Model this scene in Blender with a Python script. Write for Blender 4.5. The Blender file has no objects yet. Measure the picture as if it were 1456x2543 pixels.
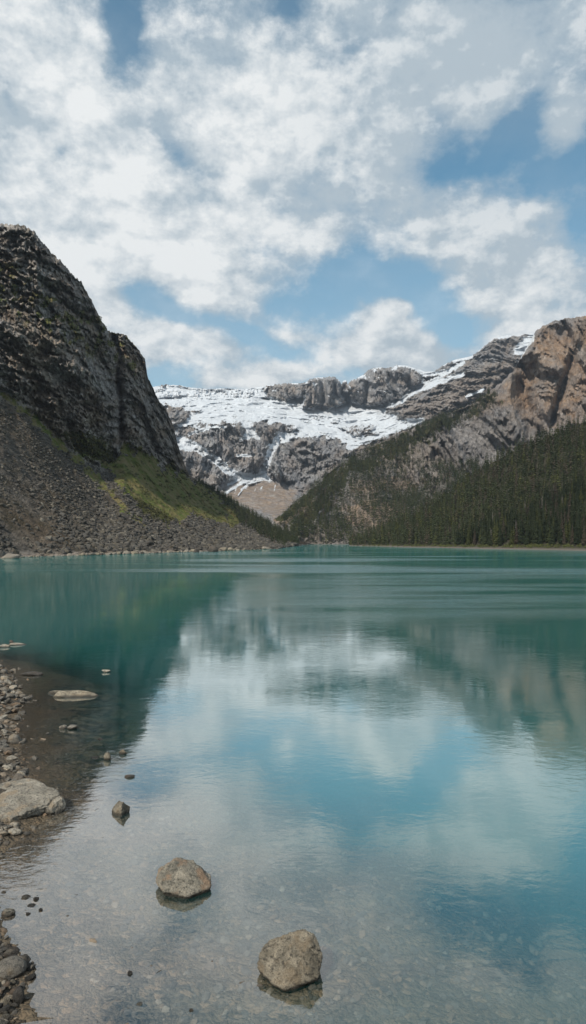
import bpy, math, random, bmesh
import numpy as np
from mathutils import Vector, Matrix

random.seed(7)
rng = np.random.default_rng(7)
scene = bpy.context.scene
COL = scene.collection
H = 6.0                 # eye height above the lake
F = 1695.0              # focal length and picture centre in the units the outlines were measured in
CX, HY = 728.0, 1340.0

# ------------------------------------------------------------------ noise
_r = np.random.default_rng(11)
_perm = _r.permutation(256).astype(np.int64)
_perm = np.concatenate([_perm, _perm, _perm])
_grad = _r.normal(size=(256, 3)); _grad /= np.linalg.norm(_grad, axis=1)[:, None]

def pnoise(x, y, z):
    x = np.asarray(x, float); y = np.asarray(y, float) + 0*x; z = np.asarray(z, float) + 0*x
    xi = np.floor(x).astype(np.int64); yi = np.floor(y).astype(np.int64); zi = np.floor(z).astype(np.int64)
    fx, fy, fz = x-xi, y-yi, z-zi
    u = fx*fx*fx*(fx*(fx*6-15)+10); v = fy*fy*fy*(fy*(fy*6-15)+10); w = fz*fz*fz*(fz*(fz*6-15)+10)
    xi &= 255; yi &= 255; zi &= 255
    out = 0
    for dx in (0, 1):
        for dy in (0, 1):
            for dz in (0, 1):
                h = _perm[_perm[_perm[xi+dx]+yi+dy] + zi+dz]
                g = _grad[h]
                dot = g[..., 0]*(fx-dx) + g[..., 1]*(fy-dy) + g[..., 2]*(fz-dz)
                wt = (u if dx else 1-u)*(v if dy else 1-v)*(w if dz else 1-w)
                out = out + wt*dot
    return out*1.6

def fbm(x, y, z, octv=5, gain=.5, lac=2.03):
    a, s = 1.0, 0
    for o in range(octv):
        s = s + a*pnoise(x, y, z); a *= gain
        x, y, z = x*lac+13.1, y*lac+7.7, z*lac+3.3
    return s

def ridged(x, y, z, octv=5, gain=.5, lac=2.07):
    a, s, n = 1.0, 0, 0
    for o in range(octv):
        s = s + a*(1-np.abs(pnoise(x, y, z))*1.6); n += a; a *= gain
        x, y, z = x*lac+5.1, y*lac+17.7, z*lac+9.3
    return s/n

def crag(x, y, z, sx, sz, octv=6, gain=.6):
    """sharp broken ribs: warped, each octave weighted by the one above"""
    wx = fbm(x/(sx*2.2), y/(sx*3), z/(sz*.9), 3)*.9; wz = fbm(x/(sx*2)+9, y/(sx*3), z/(sz*.8)+4, 3)*.8
    a, s, w, n = 1.0, 0, 1.0, 0
    X_, Y_, Z_ = x/sx+wx, y/(sx*2.5), z/sz+wz
    for o in range(octv):
        v = 1-np.abs(pnoise(X_, Y_, Z_))*1.5; v = np.clip(v, 0, 1)**1.6*w
        s = s+a*v; n += a; w = np.clip(v*1.9, .25, 1); a *= gain
        X_, Y_, Z_ = X_*2.1+5.3, Y_*2.1+1.7, Z_*2.0+8.1
    return s/n

def sstep(a, b, x):
    t = np.clip((x-a)/(b-a), 0, 1); return t*t*(3-2*t)

def polysd(X, Y, poly):
    """signed distance to a polygon, positive inside"""
    P = np.array(poly, float); n = len(P)
    best = np.full(X.shape, 1e9); inside = np.zeros(X.shape, bool)
    for i in range(n):
        ax, ay = P[i]; bx, by = P[(i+1) % n]
        ex, ey = bx-ax, by-ay
        t = np.clip(((X-ax)*ex+(Y-ay)*ey)/(ex*ex+ey*ey+1e-9), 0, 1)
        best = np.minimum(best, np.hypot(X-ax-t*ex, Y-ay-t*ey))
        c = ((ay > Y) != (by > Y)) & (X < (bx-ax)*(Y-ay)/((by-ay) if by != ay else 1e-9)+ax)
        inside ^= c
    return np.where(inside, best, -best)

def linesd(X, Y, pts):
    """distance to a polyline and the signed side (positive right of travel)"""
    best = np.full(X.shape, 1e9); side = np.zeros(X.shape)
    for (ax, ay), (bx, by) in zip(pts[:-1], pts[1:]):
        ex, ey = bx-ax, by-ay
        t = np.clip(((X-ax)*ex+(Y-ay)*ey)/(ex*ex+ey*ey), 0, 1)
        d = np.hypot(X-ax-t*ex, Y-ay-t*ey)
        s = np.sign(ex*(Y-ay)-ey*(X-ax))
        m = d < best
        best = np.where(m, d, best); side = np.where(m, s, side)
    return best, side

# ------------------------------------------------------------------ object helpers
def tag(o, label=None, cat=None, group=None, kind=None):
    if label: o['label'] = label
    if cat: o['category'] = cat
    if group: o['group'] = group
    if kind: o['kind'] = kind
    return o

def mesh_np(name, V, Fc, mats=(), smooth=True, attrs=None, fmat=None):
    """V (n,3), Fc (m,k) faces all of k corners"""
    me = bpy.data.meshes.new(name)
    V = np.asarray(V, np.float32); Fc = np.asarray(Fc, np.int32)
    m, k = Fc.shape
    me.vertices.add(len(V)); me.vertices.foreach_set('co', V.ravel())
    me.loops.add(m*k); me.loops.foreach_set('vertex_index', Fc.ravel())
    me.polygons.add(m)
    me.polygons.foreach_set('loop_start', np.arange(0, m*k, k, dtype=np.int32))
    me.polygons.foreach_set('use_smooth', np.full(m, smooth))
    for mt in mats: me.materials.append(mt)
    if fmat is not None: me.polygons.foreach_set('material_index', np.asarray(fmat, np.int32))
    for a, val in (attrs or {}).items():
        at = me.attributes.new(a, 'FLOAT', 'POINT'); at.data.foreach_set('value', np.asarray(val, np.float32).ravel())
    me.update(calc_edges=True); me.validate()
    return me

def link(name, me, parent=None):
    o = bpy.data.objects.new(name, me); COL.objects.link(o)
    if parent is not None: o.parent = parent
    return o

def grid_faces(r, c):
    i = np.arange(r*c).reshape(r, c)
    return np.stack([i[:-1, :-1], i[:-1, 1:], i[1:, 1:], i[1:, :-1]], -1).reshape(-1, 4)

# ------------------------------------------------------------------ node helpers
class NG:
    def __init__(s, tree): s.t = tree; s.t.nodes.clear()
    def n(s, kind, ins=None, **kw):
        nd = s.t.nodes.new(kind)
        for k, v in kw.items(): setattr(nd, k, v)
        for k, v in (ins or {}).items():
            sock = nd.inputs[k]
            if isinstance(v, bpy.types.NodeSocket): s.t.links.new(v, sock)
            elif isinstance(v, bpy.types.Node): s.t.links.new(v.outputs[0], sock)
            elif sock.type == 'RGBA' and hasattr(v, '__len__') and len(v) == 3: sock.default_value = (*v, 1)
            else: sock.default_value = v
        return nd
    def math(s, op, a, b=0.0, c=0.0, clamp=False):
        nd = s.n('ShaderNodeMath', {0: a, 1: b, 2: c}, operation=op); nd.use_clamp = clamp
        return nd.outputs[0]
    def vec(s, op, a, b=None, scale=None):
        ins = {0: a}
        if b is not None: ins[1] = b
        if scale is not None: ins['Scale'] = scale
        nd = s.n('ShaderNodeVectorMath', ins, operation=op)
        return nd.outputs['Value'] if op in ('LENGTH', 'DOT_PRODUCT') else nd.outputs[0]
    def noise(s, vec, scale, detail=6, rough=.55, dist=0.0, out=0):
        return s.n('ShaderNodeTexNoise', {'Vector': vec, 'Scale': scale, 'Detail': detail, 'Roughness': rough, 'Distortion': dist}).outputs[out]
    def mr(s, v, a, b, c=0.0, d=1.0, smooth=False):
        return s.n('ShaderNodeMapRange', {0: v, 1: a, 2: b, 3: c, 4: d}, interpolation_type='SMOOTHSTEP' if smooth else 'LINEAR').outputs[0]
    def mix(s, f, a, b, mode='MIX'):
        nd = s.n('ShaderNodeMix', data_type='RGBA', blend_type=mode)
        for idx, v in ((0, f), (6, a), (7, b)):
            if isinstance(v, bpy.types.NodeSocket): s.t.links.new(v, nd.inputs[idx])
            elif idx == 0: nd.inputs[idx].default_value = v
            else: nd.inputs[idx].default_value = (*v, 1) if len(v) == 3 else v
        return nd.outputs[2]
    def attr(s, name): return s.n('ShaderNodeAttribute', attribute_name=name).outputs['Fac']

def new_mat(name):
    m = bpy.data.materials.new(name); m.use_nodes = True
    return m, NG(m.node_tree)

def finish(g, col, rough=.9, normal=None, spec=.3):
    ins = {'Base Color': col, 'Roughness': rough, 'Specular IOR Level': spec}
    if normal is not None: ins['Normal'] = normal
    b = g.n('ShaderNodeBsdfPrincipled', ins)
    g.n('ShaderNodeOutputMaterial', {'Surface': b.outputs[0]})

def bump(g, h, strength=.5, dist=1.0, normal=None):
    ins = {'Height': h, 'Strength': strength, 'Distance': dist}
    if normal is not None: ins['Normal'] = normal
    return g.n('ShaderNodeBump', ins).outputs[0]
#%%SKY
# ------------------------------------------------------------------ light and sky
SUN_AZ = math.radians(-147)      # measured from straight ahead, negative to the left
SUN_EL = math.radians(43)
world = bpy.data.worlds.new('World'); scene.world = world; world.use_nodes = True
g = NG(world.node_tree)
tc = g.n('ShaderNodeTexCoord').outputs['Generated']
sky = g.n('ShaderNodeTexSky', sky_type='NISHITA', sun_disc=False, sun_elevation=SUN_EL, sun_rotation=SUN_AZ,
          altitude=1500, air_density=1.0, dust_density=.6, ozone_density=1.6)
sep = g.n('ShaderNodeSeparateXYZ', {0: tc})
az = g.math('ARCTAN2', sep.outputs[0], sep.outputs[1])
el = g.math('ARCSINE', sep.outputs[2])
def azel(X, Y):
    u, v = (X-CX)/F, (HY-Y)/F
    return math.atan(u), math.atan(v/math.hypot(1, u))
p0 = g.n('ShaderNodeCombineXYZ', {0: az, 1: el}).outputs[0]
w1 = g.noise(tc, 4.2, 3, .5, out=1)
w2 = g.noise(tc, 16.0, 4, .6, out=1)
p = g.vec('ADD', p0, g.vec('SCALE', g.vec('SUBTRACT', w1, (.5, .5, .5)), scale=.16))
p = g.vec('ADD', p, g.vec('SCALE', g.vec('SUBTRACT', w2, (.5, .5, .5)), scale=.03))
p = g.vec('MULTIPLY', p, (1, 1, 0))
BLOBS = [  # X, Y, rx, ry, rotation (deg, clockwise), weight
 (130, 300, 420, 380, 0, 1.15), (60, 540, 330, 200, 0, .9), (400, 560, 420, 190, 14, 1.0), (600, 330, 330, 300, 0, .95),
 (760, 560, 250, 130, 15, .7), (570, 690, 160, 100, 30, .9), (160, 100, 260, 150, 0, .5), (480, 150, 200, 160, 0, .35),
 (950, 250, 420, 420, 0, .5), (1080, 560, 260, 150, 20, .45), (1300, 650, 300, 170, 0, 1.05), (1400, 780, 330, 110, 0, .8),
 (1380, 60, 380, 170, 0, .7), (1150, 150, 260, 160, 0, .3), (1440, 260, 120, 90, 0, .4), (1000, 40, 400, 120, 0, .25), (1200, 470, 200, 100, 0, .4),
 (485, 845, 190, 62, 4, 1.5), (290, 770, 70, 85, 30, 1.3), (200, 665, 130, 55, 30, .8), (370, 840, 110, 50, 0, .8),
 (955, 805, 105, 105, 0, 1.6), (1000, 748, 60, 50, 0, 1.3), (880, 890, 260, 75, 0, .95), (740, 805, 170, 55, 20, .65),
 (635, 935, 110, 60, 0, 1.5), (550, 938, 50, 35, 0, .9), (620, 790, 150, 50, 0, -.6), (200, 780, 60, 60, 0, -.3), (420, 930, 160, 50, 0, -.5), (760, 900, 60, 40, 0, -.3), (1080, 900, 170, 70, 0, .7), (1250, 860, 300, 90, 0, .3),
 (340, 45, 80, 140, -12, -1.1), (722, 30, 60, 70, 0, -.7), (950, 30, 70, 60, 0, -.4), (870, 150, 100, 55, 0, -.4),
 (1290, 235, 140, 75, -32, -1.0), (1370, 400, 150, 100, 0, -.6), (1130, 330, 170, 90, -20, -.5), (1440, 520, 90, 70, 0, -.5),
 (930, 660, 360, 130, 0, -.75), (430, 745, 230, 70, 12, -.7), (55, 255, 80, 65, 0, -.8), (190, 390, 110, 110, 40, -.75),
 (425, 330, 70, 150, -10, -.6), (480, 420, 90, 70, 0, -.45), (680, 470, 130, 60, 0, -.4), (650, 610, 90, 50, 0, -.35),
 (700, 870, 180, 60, 0, -.5), (1150, 800, 130, 110, 0, -.6), (1080, 720, 200, 110, 0, -.5), (20, 130, 60, 60, 0, -.4), (590, 400, 80, 50, 0, -.35),
]
acc = None
for (X, Y, rx, ry, rot, wt) in BLOBS:
    a, e = azel(X, Y)
    ca = math.cos(a)
    m = g.n('ShaderNodeMapping', {'Vector': p, 'Location': (a, e, 0), 'Rotation': (0, 0, -math.radians(rot)),
            'Scale': (1.35*rx/F*ca*ca, 1.35*ry/F*ca, 1)}, vector_type='TEXTURE')
    gr = g.n('ShaderNodeTexGradient', {0: m.outputs[0]}, gradient_type='QUADRATIC_SPHERE').outputs['Fac']
    acc = g.math('MULTIPLY_ADD', gr, wt*1.25, acc if acc is not None else 0.0)
ps = g.n('ShaderNodeMapping', {'Vector': tc, 'Scale': (1, 1, 1.5)}).outputs[0]
n1 = g.noise(ps, 6.0, 10, .6, .05)
n2 = g.noise(ps, 19.0, 10, .66, .05)
n2b = g.noise(g.vec('ADD', ps, (-.010, 0, .020)), 19.0, 4, .6, .05)
n1b = g.noise(g.vec('ADD', ps, (-.02, 0, .045)), 6.0, 4, .6, .05)
n3 = g.noise(ps, 11.0, 8, .6, .1)
acc = g.math('MULTIPLY', g.math('TANH', g.math('MULTIPLY', g.math('ADD', acc, -.12), 1.15)), .84)
cov = g.math('ADD', g.math('ADD', acc, g.math('MULTIPLY', g.math('SUBTRACT', n1, .5), 1.45)), g.math('MULTIPLY', g.math('SUBTRACT', n2, .5), 1.5))
# away from the view: broken cloud all round
front = g.mr(sep.outputs[1], .55, .75, 0, 1, True)
cov = g.math('ADD', cov, g.mr(front, 0, 1, .5, .20))
alpha = g.mr(cov, -.28, .72, 0, 1, True)
alpha = g.math('MAXIMUM', alpha, g.math('MULTIPLY', g.mr(n1, .3, .6), .22))
alpha = g.math('MULTIPLY', alpha, g.mr(sep.outputs[2], -.02, .03, .5, 1))
thick = g.mr(cov, .1, 1.15, 0, 1)
lit = g.math('ADD', g.math('MULTIPLY', g.math('SUBTRACT', n2, n2b), 1.7), g.math('MULTIPLY', g.math('SUBTRACT', n1, n1b), 3.0))
shade = g.math('ADD', g.math('ADD', g.math('MULTIPLY', thick, .85), lit), g.math('MULTIPLY', g.math('SUBTRACT', n3, .5), 1.8), clamp=True)
shade = g.math('SUBTRACT', shade, g.math('MULTIPLY', g.mr(az, -.12, .28, 0, .5, True), g.mr(el, .28, .5, 0, 1, True)), clamp=True)
cloud = g.mix(shade, (4.2, 4.95, 5.5), (8.3, 8.45, 8.4))
hz = g.mr(el, 0.0, .45, .85, 0.0)
skyc = g.mix(hz, g.mix(1.0, sky.outputs[0], (.72, 1.36, 1.26), 'MULTIPLY'), (4.6, 5.9, 6.6))
final = g.mix(alpha, skyc, cloud)
# below the horizon: dull ground colour
final = g.mix(g.mr(sep.outputs[2], -.06, 0.0), (1.2, 1.2, 1.1), final)
bg = g.n('ShaderNodeBackground', {'Color': final, 'Strength': .1})
g.n('ShaderNodeOutputWorld', {'Surface': bg.outputs[0]})
world.cycles.sampling_method = 'MANUAL'; world.cycles.sample_map_resolution = 512

sun = bpy.data.lights.new('Sun', 'SUN'); sun.energy = 4.6; sun.angle = math.radians(1.0); sun.color = (1.0, .93, .82)
so = bpy.data.objects.new('sun', sun); COL.objects.link(so)
sd = Vector((math.sin(SUN_AZ)*math.cos(SUN_EL), math.cos(SUN_AZ)*math.cos(SUN_EL), math.sin(SUN_EL)))
so.rotation_euler = (-sd).to_track_quat('-Z', 'Y').to_euler()

cam = bpy.data.cameras.new('Camera'); co = bpy.data.objects.new('camera', cam); COL.objects.link(co)
cam.sensor_fit = 'VERTICAL'; cam.sensor_height = 36; cam.lens = 36*F/2543
cam.shift_y = (HY-2543/2)/2543
cam.clip_start = .1; cam.clip_end = 20000
co.location = (0, 0, H); co.rotation_euler = (math.pi/2, 0, 0)
scene.camera = co
scene.view_settings.view_transform = 'Standard'; scene.view_settings.look = 'None'
scene.view_settings.exposure = .13; scene.view_settings.gamma = 1; scene.view_settings.use_curve_mapping = False
scene.cycles.max_bounces = 8; scene.cycles.transparent_max_bounces = 12
scene.cycles.use_denoising = True
#%%ENDSKY
HAZE = .00006
# ------------------------------------------------------------------ landforms
def loft(strata, Xs, rows):
    """strata: bottom to top, each a list of (X, Y, distance); rows: number of rows in each interval"""
    Xs = np.asarray(Xs, float)
    C = []
    for s in strata:
        s = sorted(s); a = np.array(s, float)
        C.append((np.interp(Xs, a[:, 0], a[:, 1]), np.interp(Xs, a[:, 0], a[:, 2])))
    Y, D, T = [], [], []
    for k, n in enumerate(rows):
        for i in range(n + (1 if k == len(rows)-1 else 0)):
            t = i/n
            Y.append(C[k][0]*(1-t)+C[k+1][0]*t); D.append(C[k][1]*(1-t)+C[k+1][1]*t)
            T.append(np.full(len(Xs), k+t))
    Y, D, T = np.array(Y), np.array(D), np.array(T)
    X = np.broadcast_to(Xs, Y.shape).copy()
    return X, Y, D, T

def world_of(X, Y, D):
    return (X-CX)/F*D, D, H+(HY-Y)/F*D

class Land: pass

def rock_material(name, c1, c2, c3, scale, grass1=(.05, .07, .018), grass2=(.12, .1, .035), tan=(.3, .22, .15), bumpd=1.0, snowcol=(.8, .83, .86), pebbly=0.0, stretch=(1, 1, .6), dust=0.0, moss=0.0, mosscol=(.06, .065, .025)):
    m, g = new_mat(name)
    P = g.n('ShaderNodeNewGeometry').outputs['Position']
    P2 = g.n('ShaderNodeMapping', {'Vector': P, 'Scale': stretch, 'Rotation': (.35, 0, .3)}).outputs[0]
    a = g.noise(P2, scale, 8, .65, .6); b = g.noise(P2, scale*5.5, 8, .7, .3); c = g.noise(P, scale*.25, 4, .5)
    col = g.mix(g.mr(a, .35, .65, smooth=True), c1, c2)
    col = g.mix(g.mr(c, .42, .68, 0, .75, True), col, c3)
    v = g.n('ShaderNodeTexVoronoi', {'Vector': g.vec('ADD', P2, g.vec('SCALE', g.noise(P2, scale*3, 3, out=1), scale=1.2/scale)), 'Scale': scale*2.2}, feature='DISTANCE_TO_EDGE').outputs['Distance']
    crack = g.mr(v, 0, .12, .72, 1)
    col = g.mix(1.0, col, g.n('ShaderNodeCombineColor', {0: crack, 1: crack, 2: crack}).outputs[0], 'MULTIPLY')
    col = g.mix(g.mr(b, .3, .7, 0, 1), g.mix(1.0, col, (.6, .6, .6), 'MULTIPLY'), g.mix(1.0, col, (1.5, 1.5, 1.5), 'MULTIPLY'))
    N = g.n('ShaderNodeSeparateXYZ', {0: g.n('ShaderNodeNewGeometry').outputs['Normal']}).outputs[2]
    if moss:
        mf = g.math('MULTIPLY', g.math('MULTIPLY', g.mr(N, .35, .75), g.mr(g.noise(P, scale*1.3, 6, .65), .45, .62, 0, 1, True)), moss)
        col = g.mix(mf, col, mosscol)
    col = g.mix(g.attr('shale'), col, g.mix(1.0, col, (.42, .40, .37), 'MULTIPLY'))
    tn = g.noise(P, scale*2.5, 7, .65)
    col = g.mix(g.math('MULTIPLY', g.attr('warm'), g.mr(tn, .3, .6, .25, 1)), col, g.mix(g.mr(b, .3, .7), g.mix(1.0, tan, (.55, .5, .48), 'MULTIPLY'), g.mix(1.0, tan, (1.3, 1.25, 1.2), 'MULTIPLY')))
    gc = g.mix(g.mr(g.noise(P, scale*1.1, 7, .7), .38, .62, smooth=True), grass1, grass2)
    gc = g.mix(g.mr(g.noise(P, scale*9, 5, .7), .3, .7, 0, .6), gc, g.mix(1.0, gc, (.35, .35, .4), 'MULTIPLY'))
    gn = g.noise(P, scale*4, 6, .7)
    ga = g.mr(g.math('ADD', g.attr('grass'), g.math('MULTIPLY', g.math('SUBTRACT', gn, .5), 1.1)), .35, .65, 0, 1, True)
    col = g.mix(ga, col, gc)
    sn = g.noise(P2, scale*6, 6, .7)
    sbase = g.attr('snow') if not dust else g.math('ADD', g.attr('snow'), g.math('MULTIPLY', g.mr(N, .45, .9), g.math('MULTIPLY', g.attr('dust'), dust)))
    sa = g.mr(g.math('ADD', sbase, g.math('MULTIPLY', g.math('SUBTRACT', sn, .5), .9)), .42, .58, 0, 1, True)
    col = g.mix(sa, col, snowcol)
    hgt = g.math('ADD', g.math('MULTIPLY', a, 2.0), g.math('ADD', g.math('MULTIPLY', b, .7), g.math('MULTIPLY', crack, .35)))
    nb = bump(g, hgt, .9, bumpd/scale*.25)
    finish(g, col, .92, nb, .15)
    return m

def build_land(name, X, Y, D, T, mat, attrs, zadd=0.0, fallback=None):
    x, y, z = world_of(X, Y, D)
    z = z+zadd
    V = np.stack([x, y, z], -1).reshape(-1, 3)
    me = mesh_np(name, V, grid_faces(*X.shape), [mat], True, attrs)
    o = link(name, me); tag(o, kind='structure')
    L = Land(); L.X, L.Y, L.P, L.T, L.o = X, Y, V.reshape(*X.shape, 3), T, o
    return L

# ---- left mountain: scree, cliff and grass slope
Xl = np.concatenate([np.linspace(-3600, -1000, 40), np.linspace(-980, -140, 90), np.arange(-130, 772, 2.0)])
shore = [(-3600, 2300, 26), (-1500, 1487, 70), (-600, 1425, 120), (-200, 1397, 180), (0, 1386, 226), (300, 1376.5, 282), (500, 1370, 339), (690, 1363, 442), (730, 1353, 600), (772, 1350, 830)]
base = [(a, b+14*(282/c)**1.0, c-4) for a, b, c in shore]
sc_top = [(-3600, 300, 75), (-1500, 700, 130), (-600, 830, 210), (-200, 900, 290), (0, 966, 335), (60, 1002, 350), (120, 1062, 365), (180, 1112, 385), (250, 1162, 410), (285, 1142, 440), (308, 1098, 470),
          (345, 1118, 490), (400, 1148, 540), (470, 1186, 620), (540, 1228, 700), (600, 1265, 750), (680, 1312, 800), (735, 1341, 850), (772, 1347, 880)]
ridge = [(-3600, -1400, 130), (-1500, -120, 230), (-600, 330, 330), (-200, 500, 410), (-60, 545, 425), (0, 555, 430), (62, 560, 438), (85, 574, 442), (108, 604, 450), (130, 630, 460), (150, 646, 465), (175, 676, 475), (205, 706, 490), (226, 742, 505),
         (254, 800, 530), (275, 824, 560), (312, 832, 580), (340, 862, 600), (360, 890, 615), (367, 935, 625), (390, 985, 640), (415, 1022, 655), (432, 1060, 665), (441, 1100, 672), (455, 1145, 680), (472, 1182, 690),
         (500, 1198, 735), (540, 1224, 760), (600, 1262, 800), (680, 1308, 830), (735, 1338, 870), (772, 1346, 900)]
mid = []
for X_ in Xl[::1]:
    a = np.array(sorted(sc_top), float); b = np.array(sorted(ridge), float)
    ys, ds = np.interp(X_, a[:, 0], a[:, 1]), np.interp(X_, a[:, 0], a[:, 2])
    yr, dr = np.interp(X_, b[:, 0], b[:, 1]), np.interp(X_, b[:, 0], b[:, 2])
    mid.append((X_, ys*.5+yr*.5, ds*.62+dr*.38))
back = [(a, b+ (60 if a < 470 else 14), c+60) for a, b, c in ridge]
back2 = [(a, 1345, c+330) for a, b, c in ridge]
X, Y, D, T = loft([base, shore, sc_top, mid, ridge, back, back2], Xl, [2, 190, 110, 110, 5, 6])
x, y, z = world_of(X, Y, D)
on = sstep(1.0, 1.15, T)*(1-sstep(4.0, 4.6, T))
cliff = sstep(1.93, 2.05, T)*(1-sstep(480, 520, X))*(1-sstep(4.2, 5, T))
nz = fbm(x/9, y/9, z/9, 4)
# strata dip down to the right, gullies down the face
q1 = (y*.55+z*.83)
big = ridged(q1/70, (y-z*.5)/150, x/70, 5, .5)
rib = crag(X*.9+Y*.5, 0*X+7, Y*.85-X*.35, 78, 42)+.25
fine = fbm(X/11, Y/8, 0*X+4, 5, .66)
dn = -cliff*((big-.55)*30 + (rib-.55)*19 + fine*3.4)
edge = sstep(0, .06, 4-T)                          # keep the crest where it is
dn = dn*(.35+.65*edge)
# a deep recess with dark brush above the grass, and a ledge line
dl, sdn = linesd(X, Y, [(130, 1090), (200, 1120), (262, 1152), (296, 1138)])
dn += 10*np.exp(-(dl/16)**2)*cliff
dl, _ = linesd(X, Y, [(282, 838), (300, 880), (292, 930), (300, 1000), (302, 1090)])
dn += 26*np.exp(-(dl/9)**2)
dl, _ = linesd(X, Y, [(60, 660), (130, 720), (160, 760), (250, 815)])
dn += 12*np.exp(-(dl/12)**2)
dl, _ = linesd(X, Y, [(0, 810), (120, 850), (200, 930), (240, 1010)])
dn += -12*np.exp(-(dl/26)**2)
scr = sstep(1.0, 1.06, T)*(1-sstep(1.9, 2.02, T))
furrow = fbm((y*.4+x*1.0)/30, z/60, y/30, 4)       # gentle furrows down the scree
dn += scr*(furrow*5 + fbm(x/5, y/5, z/5, 4, .6)*1.0*np.clip(D/300, .5, 2))
D2 = D + dn*np.clip(D/400, .25, 2)
zj = cliff*fbm(X/7, Y/7, 0*X+3, 4, .6)*1.5*np.clip(D/500, .2, 1.4) + scr*fbm(x/3, y/3, z/3, 3)*.35
wob = fbm(X/26, Y/26, 0*X+9, 5, .6)
G = [(262, 1158), (300, 1125), (309, 1096), (345, 1118), (400, 1148), (470, 1184), (500, 1200), (545, 1235), (575, 1268), (600, 1300), (585, 1312), (520, 1296), (470, 1283), (425, 1300), (380, 1280), (335, 1245), (290, 1205)]
grass = sstep(-13, 13, polysd(X, Y, G)+wob*22)
grass = np.maximum(grass, sstep(-8, 8, polysd(X, Y, [(-200, 915), (0, 962), (60, 1000), (120, 1062), (180, 1112), (240, 1165), (300, 1240), (360, 1300), (390, 1318), (330, 1300), (250, 1215), (150, 1120), (60, 1030), (0, 985), (-200, 940)])+wob*12)*.62)
grass = np.maximum(grass, sstep(470, 540, X)*sstep(1.9, 2.0, T)*.9)
brush = (1-sstep(0, 1, np.abs(Y-(700+X*.55))/150))*cliff*sstep(-.4, .6, wob)*.8*(X < 340)
brush = np.maximum(brush, sstep(-12, 12, polysd(X, Y, [(150, 1075), (200, 1070), (262, 1100), (290, 1140), (255, 1158), (190, 1120)])+wob*10)*.75)
grass = np.maximum(grass, brush)
grass = np.maximum(grass, scr*sstep(.25, .9, wob)*.35*(X < 420))
warm = cliff*sstep(-.3, .6, fbm(X/70, Y/45, 0*X+31, 4))*.6
warm = np.maximum(warm, sstep(-10, 10, polysd(X, Y, [(100, 965), (170, 960), (240, 1010), (230, 1060), (150, 1030)])+wob*18)*.55*cliff)
warm = np.maximum(warm, sstep(-6, 6, polysd(X, Y, [(304, 1092), (345, 1116), (400, 1146), (330, 1150), (305, 1135)])+wob*6)*.7)
warm = np.maximum(warm, (1-sstep(0, 9, np.abs(Y-np.interp(X, [0, 300, 690], [1386, 1376, 1363])+5)))*.6)
m_left = rock_material('grey slate rock', (.19, .175, .165), (.42, .39, .36), (.29, .22, .155), .09,
                       grass1=(.135, .17, .036), grass2=(.25, .205, .09), tan=(.28, .21, .15), bumpd=1.2, stretch=(1, .45, 1.1), moss=.55, mosscol=(.075, .066, .03))
Lm = build_land('mountain', X, Y, D2, T, m_left, {'grass': grass, 'warm': warm*(1-.7*scr), 'snow': X*0, 'shale': scr}, zj)
Lm.grass = grass
Lm.scree = scr*(1-sstep(.3, .7, grass))*(X < 735)

# ---- forest slope on the right
Xc = np.concatenate([np.arange(868, 1480, 6.0), np.linspace(1490, 3200, 60)])
c0 = [(868, 1372, 520), (1456, 1376, 355), (2000, 1394, 220), (3200, 1500, 120)]
c1 = [(868, 1355.5, 655), (1000, 1358.8, 540), (1200, 1363, 442), (1456, 1368, 363), (2000, 1386, 222), (3200, 1424, 121)]
c2 = [(868, 1353, 665), (1000, 1330, 575), (1200, 1310, 500), (1456, 1270, 440), (2000, 1200, 300), (3200, 1000, 200)]
c3 = [(868, 1350, 680), (900, 1342, 670), (1000, 1297, 660), (1100, 1236, 640), (1180, 1172, 620), (1280, 1118, 610), (1400, 1070, 600), (1456, 1046, 590), (2000, 800, 450), (3200, 300, 350)]
c4 = [(a, b+10, c+140) for a, b, c in c3]
X, Y, D, T = loft([c0, c1, c2, c3, c4], Xc, [2, 30, 70, 6])
x, y, z = world_of(X, Y, D)
n = fbm(x/40, y/40, z/40, 4)
D2 = D + n*9*sstep(1.2, 1.8, T)
m_duff, g = new_mat('forest floor')
P = g.n('ShaderNodeNewGeometry').outputs['Position']
shoreband = g.mr(g.n('ShaderNodeSeparateXYZ', {0: P}).outputs[2], .3, 1.8)
fl = g.mix(g.noise(P, .4, 6), (.02, .022, .012), (.045, .038, .025))
st = g.mix(g.noise(P, .8, 6, .7), (.07, .06, .05), (.17, .15, .13))
finish(g, g.mix(shoreband, st, fl), .95, bump(g, g.noise(P, 1.0, 6, .7), .6, 1.0))
Lc = build_land('hillside', X, Y, D2, T, m_duff, {})

# ---- right mountain with the wooded spur
Xb = np.concatenate([np.arange(676, 1470, 2.0), np.linspace(1480, 3200, 90)])
b0 = [(676, 1352, 850), (900, 1350, 860), (1000, 1346, 800), (1456, 1300, 760), (3200, 1200, 500)]
b1 = [(676, 1330, 900), (740, 1318, 900), (860, 1270, 960), (1050, 1215, 1050), (1270, 1120, 1130), (1456, 1030, 1150), (3200, 700, 700)]
b2 = [(676, 1290, 940), (690, 1284, 950), (730, 1248, 990), (780, 1205, 1030), (835, 1160, 1070), (900, 1118, 1120), (1040, 1058, 1220), (1180, 1000, 1290), (1200, 984, 1300), (1240, 955, 1330), (1275, 921, 1350), (1300, 878, 1370), (1318, 846, 1385), (1330, 824, 1390), (1350, 808, 1400), (1380, 796, 1405),
      (1410, 790, 1410), (1456, 785, 1400), (1700, 650, 1300), (3200, 0, 900)]
bm_ = []
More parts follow.
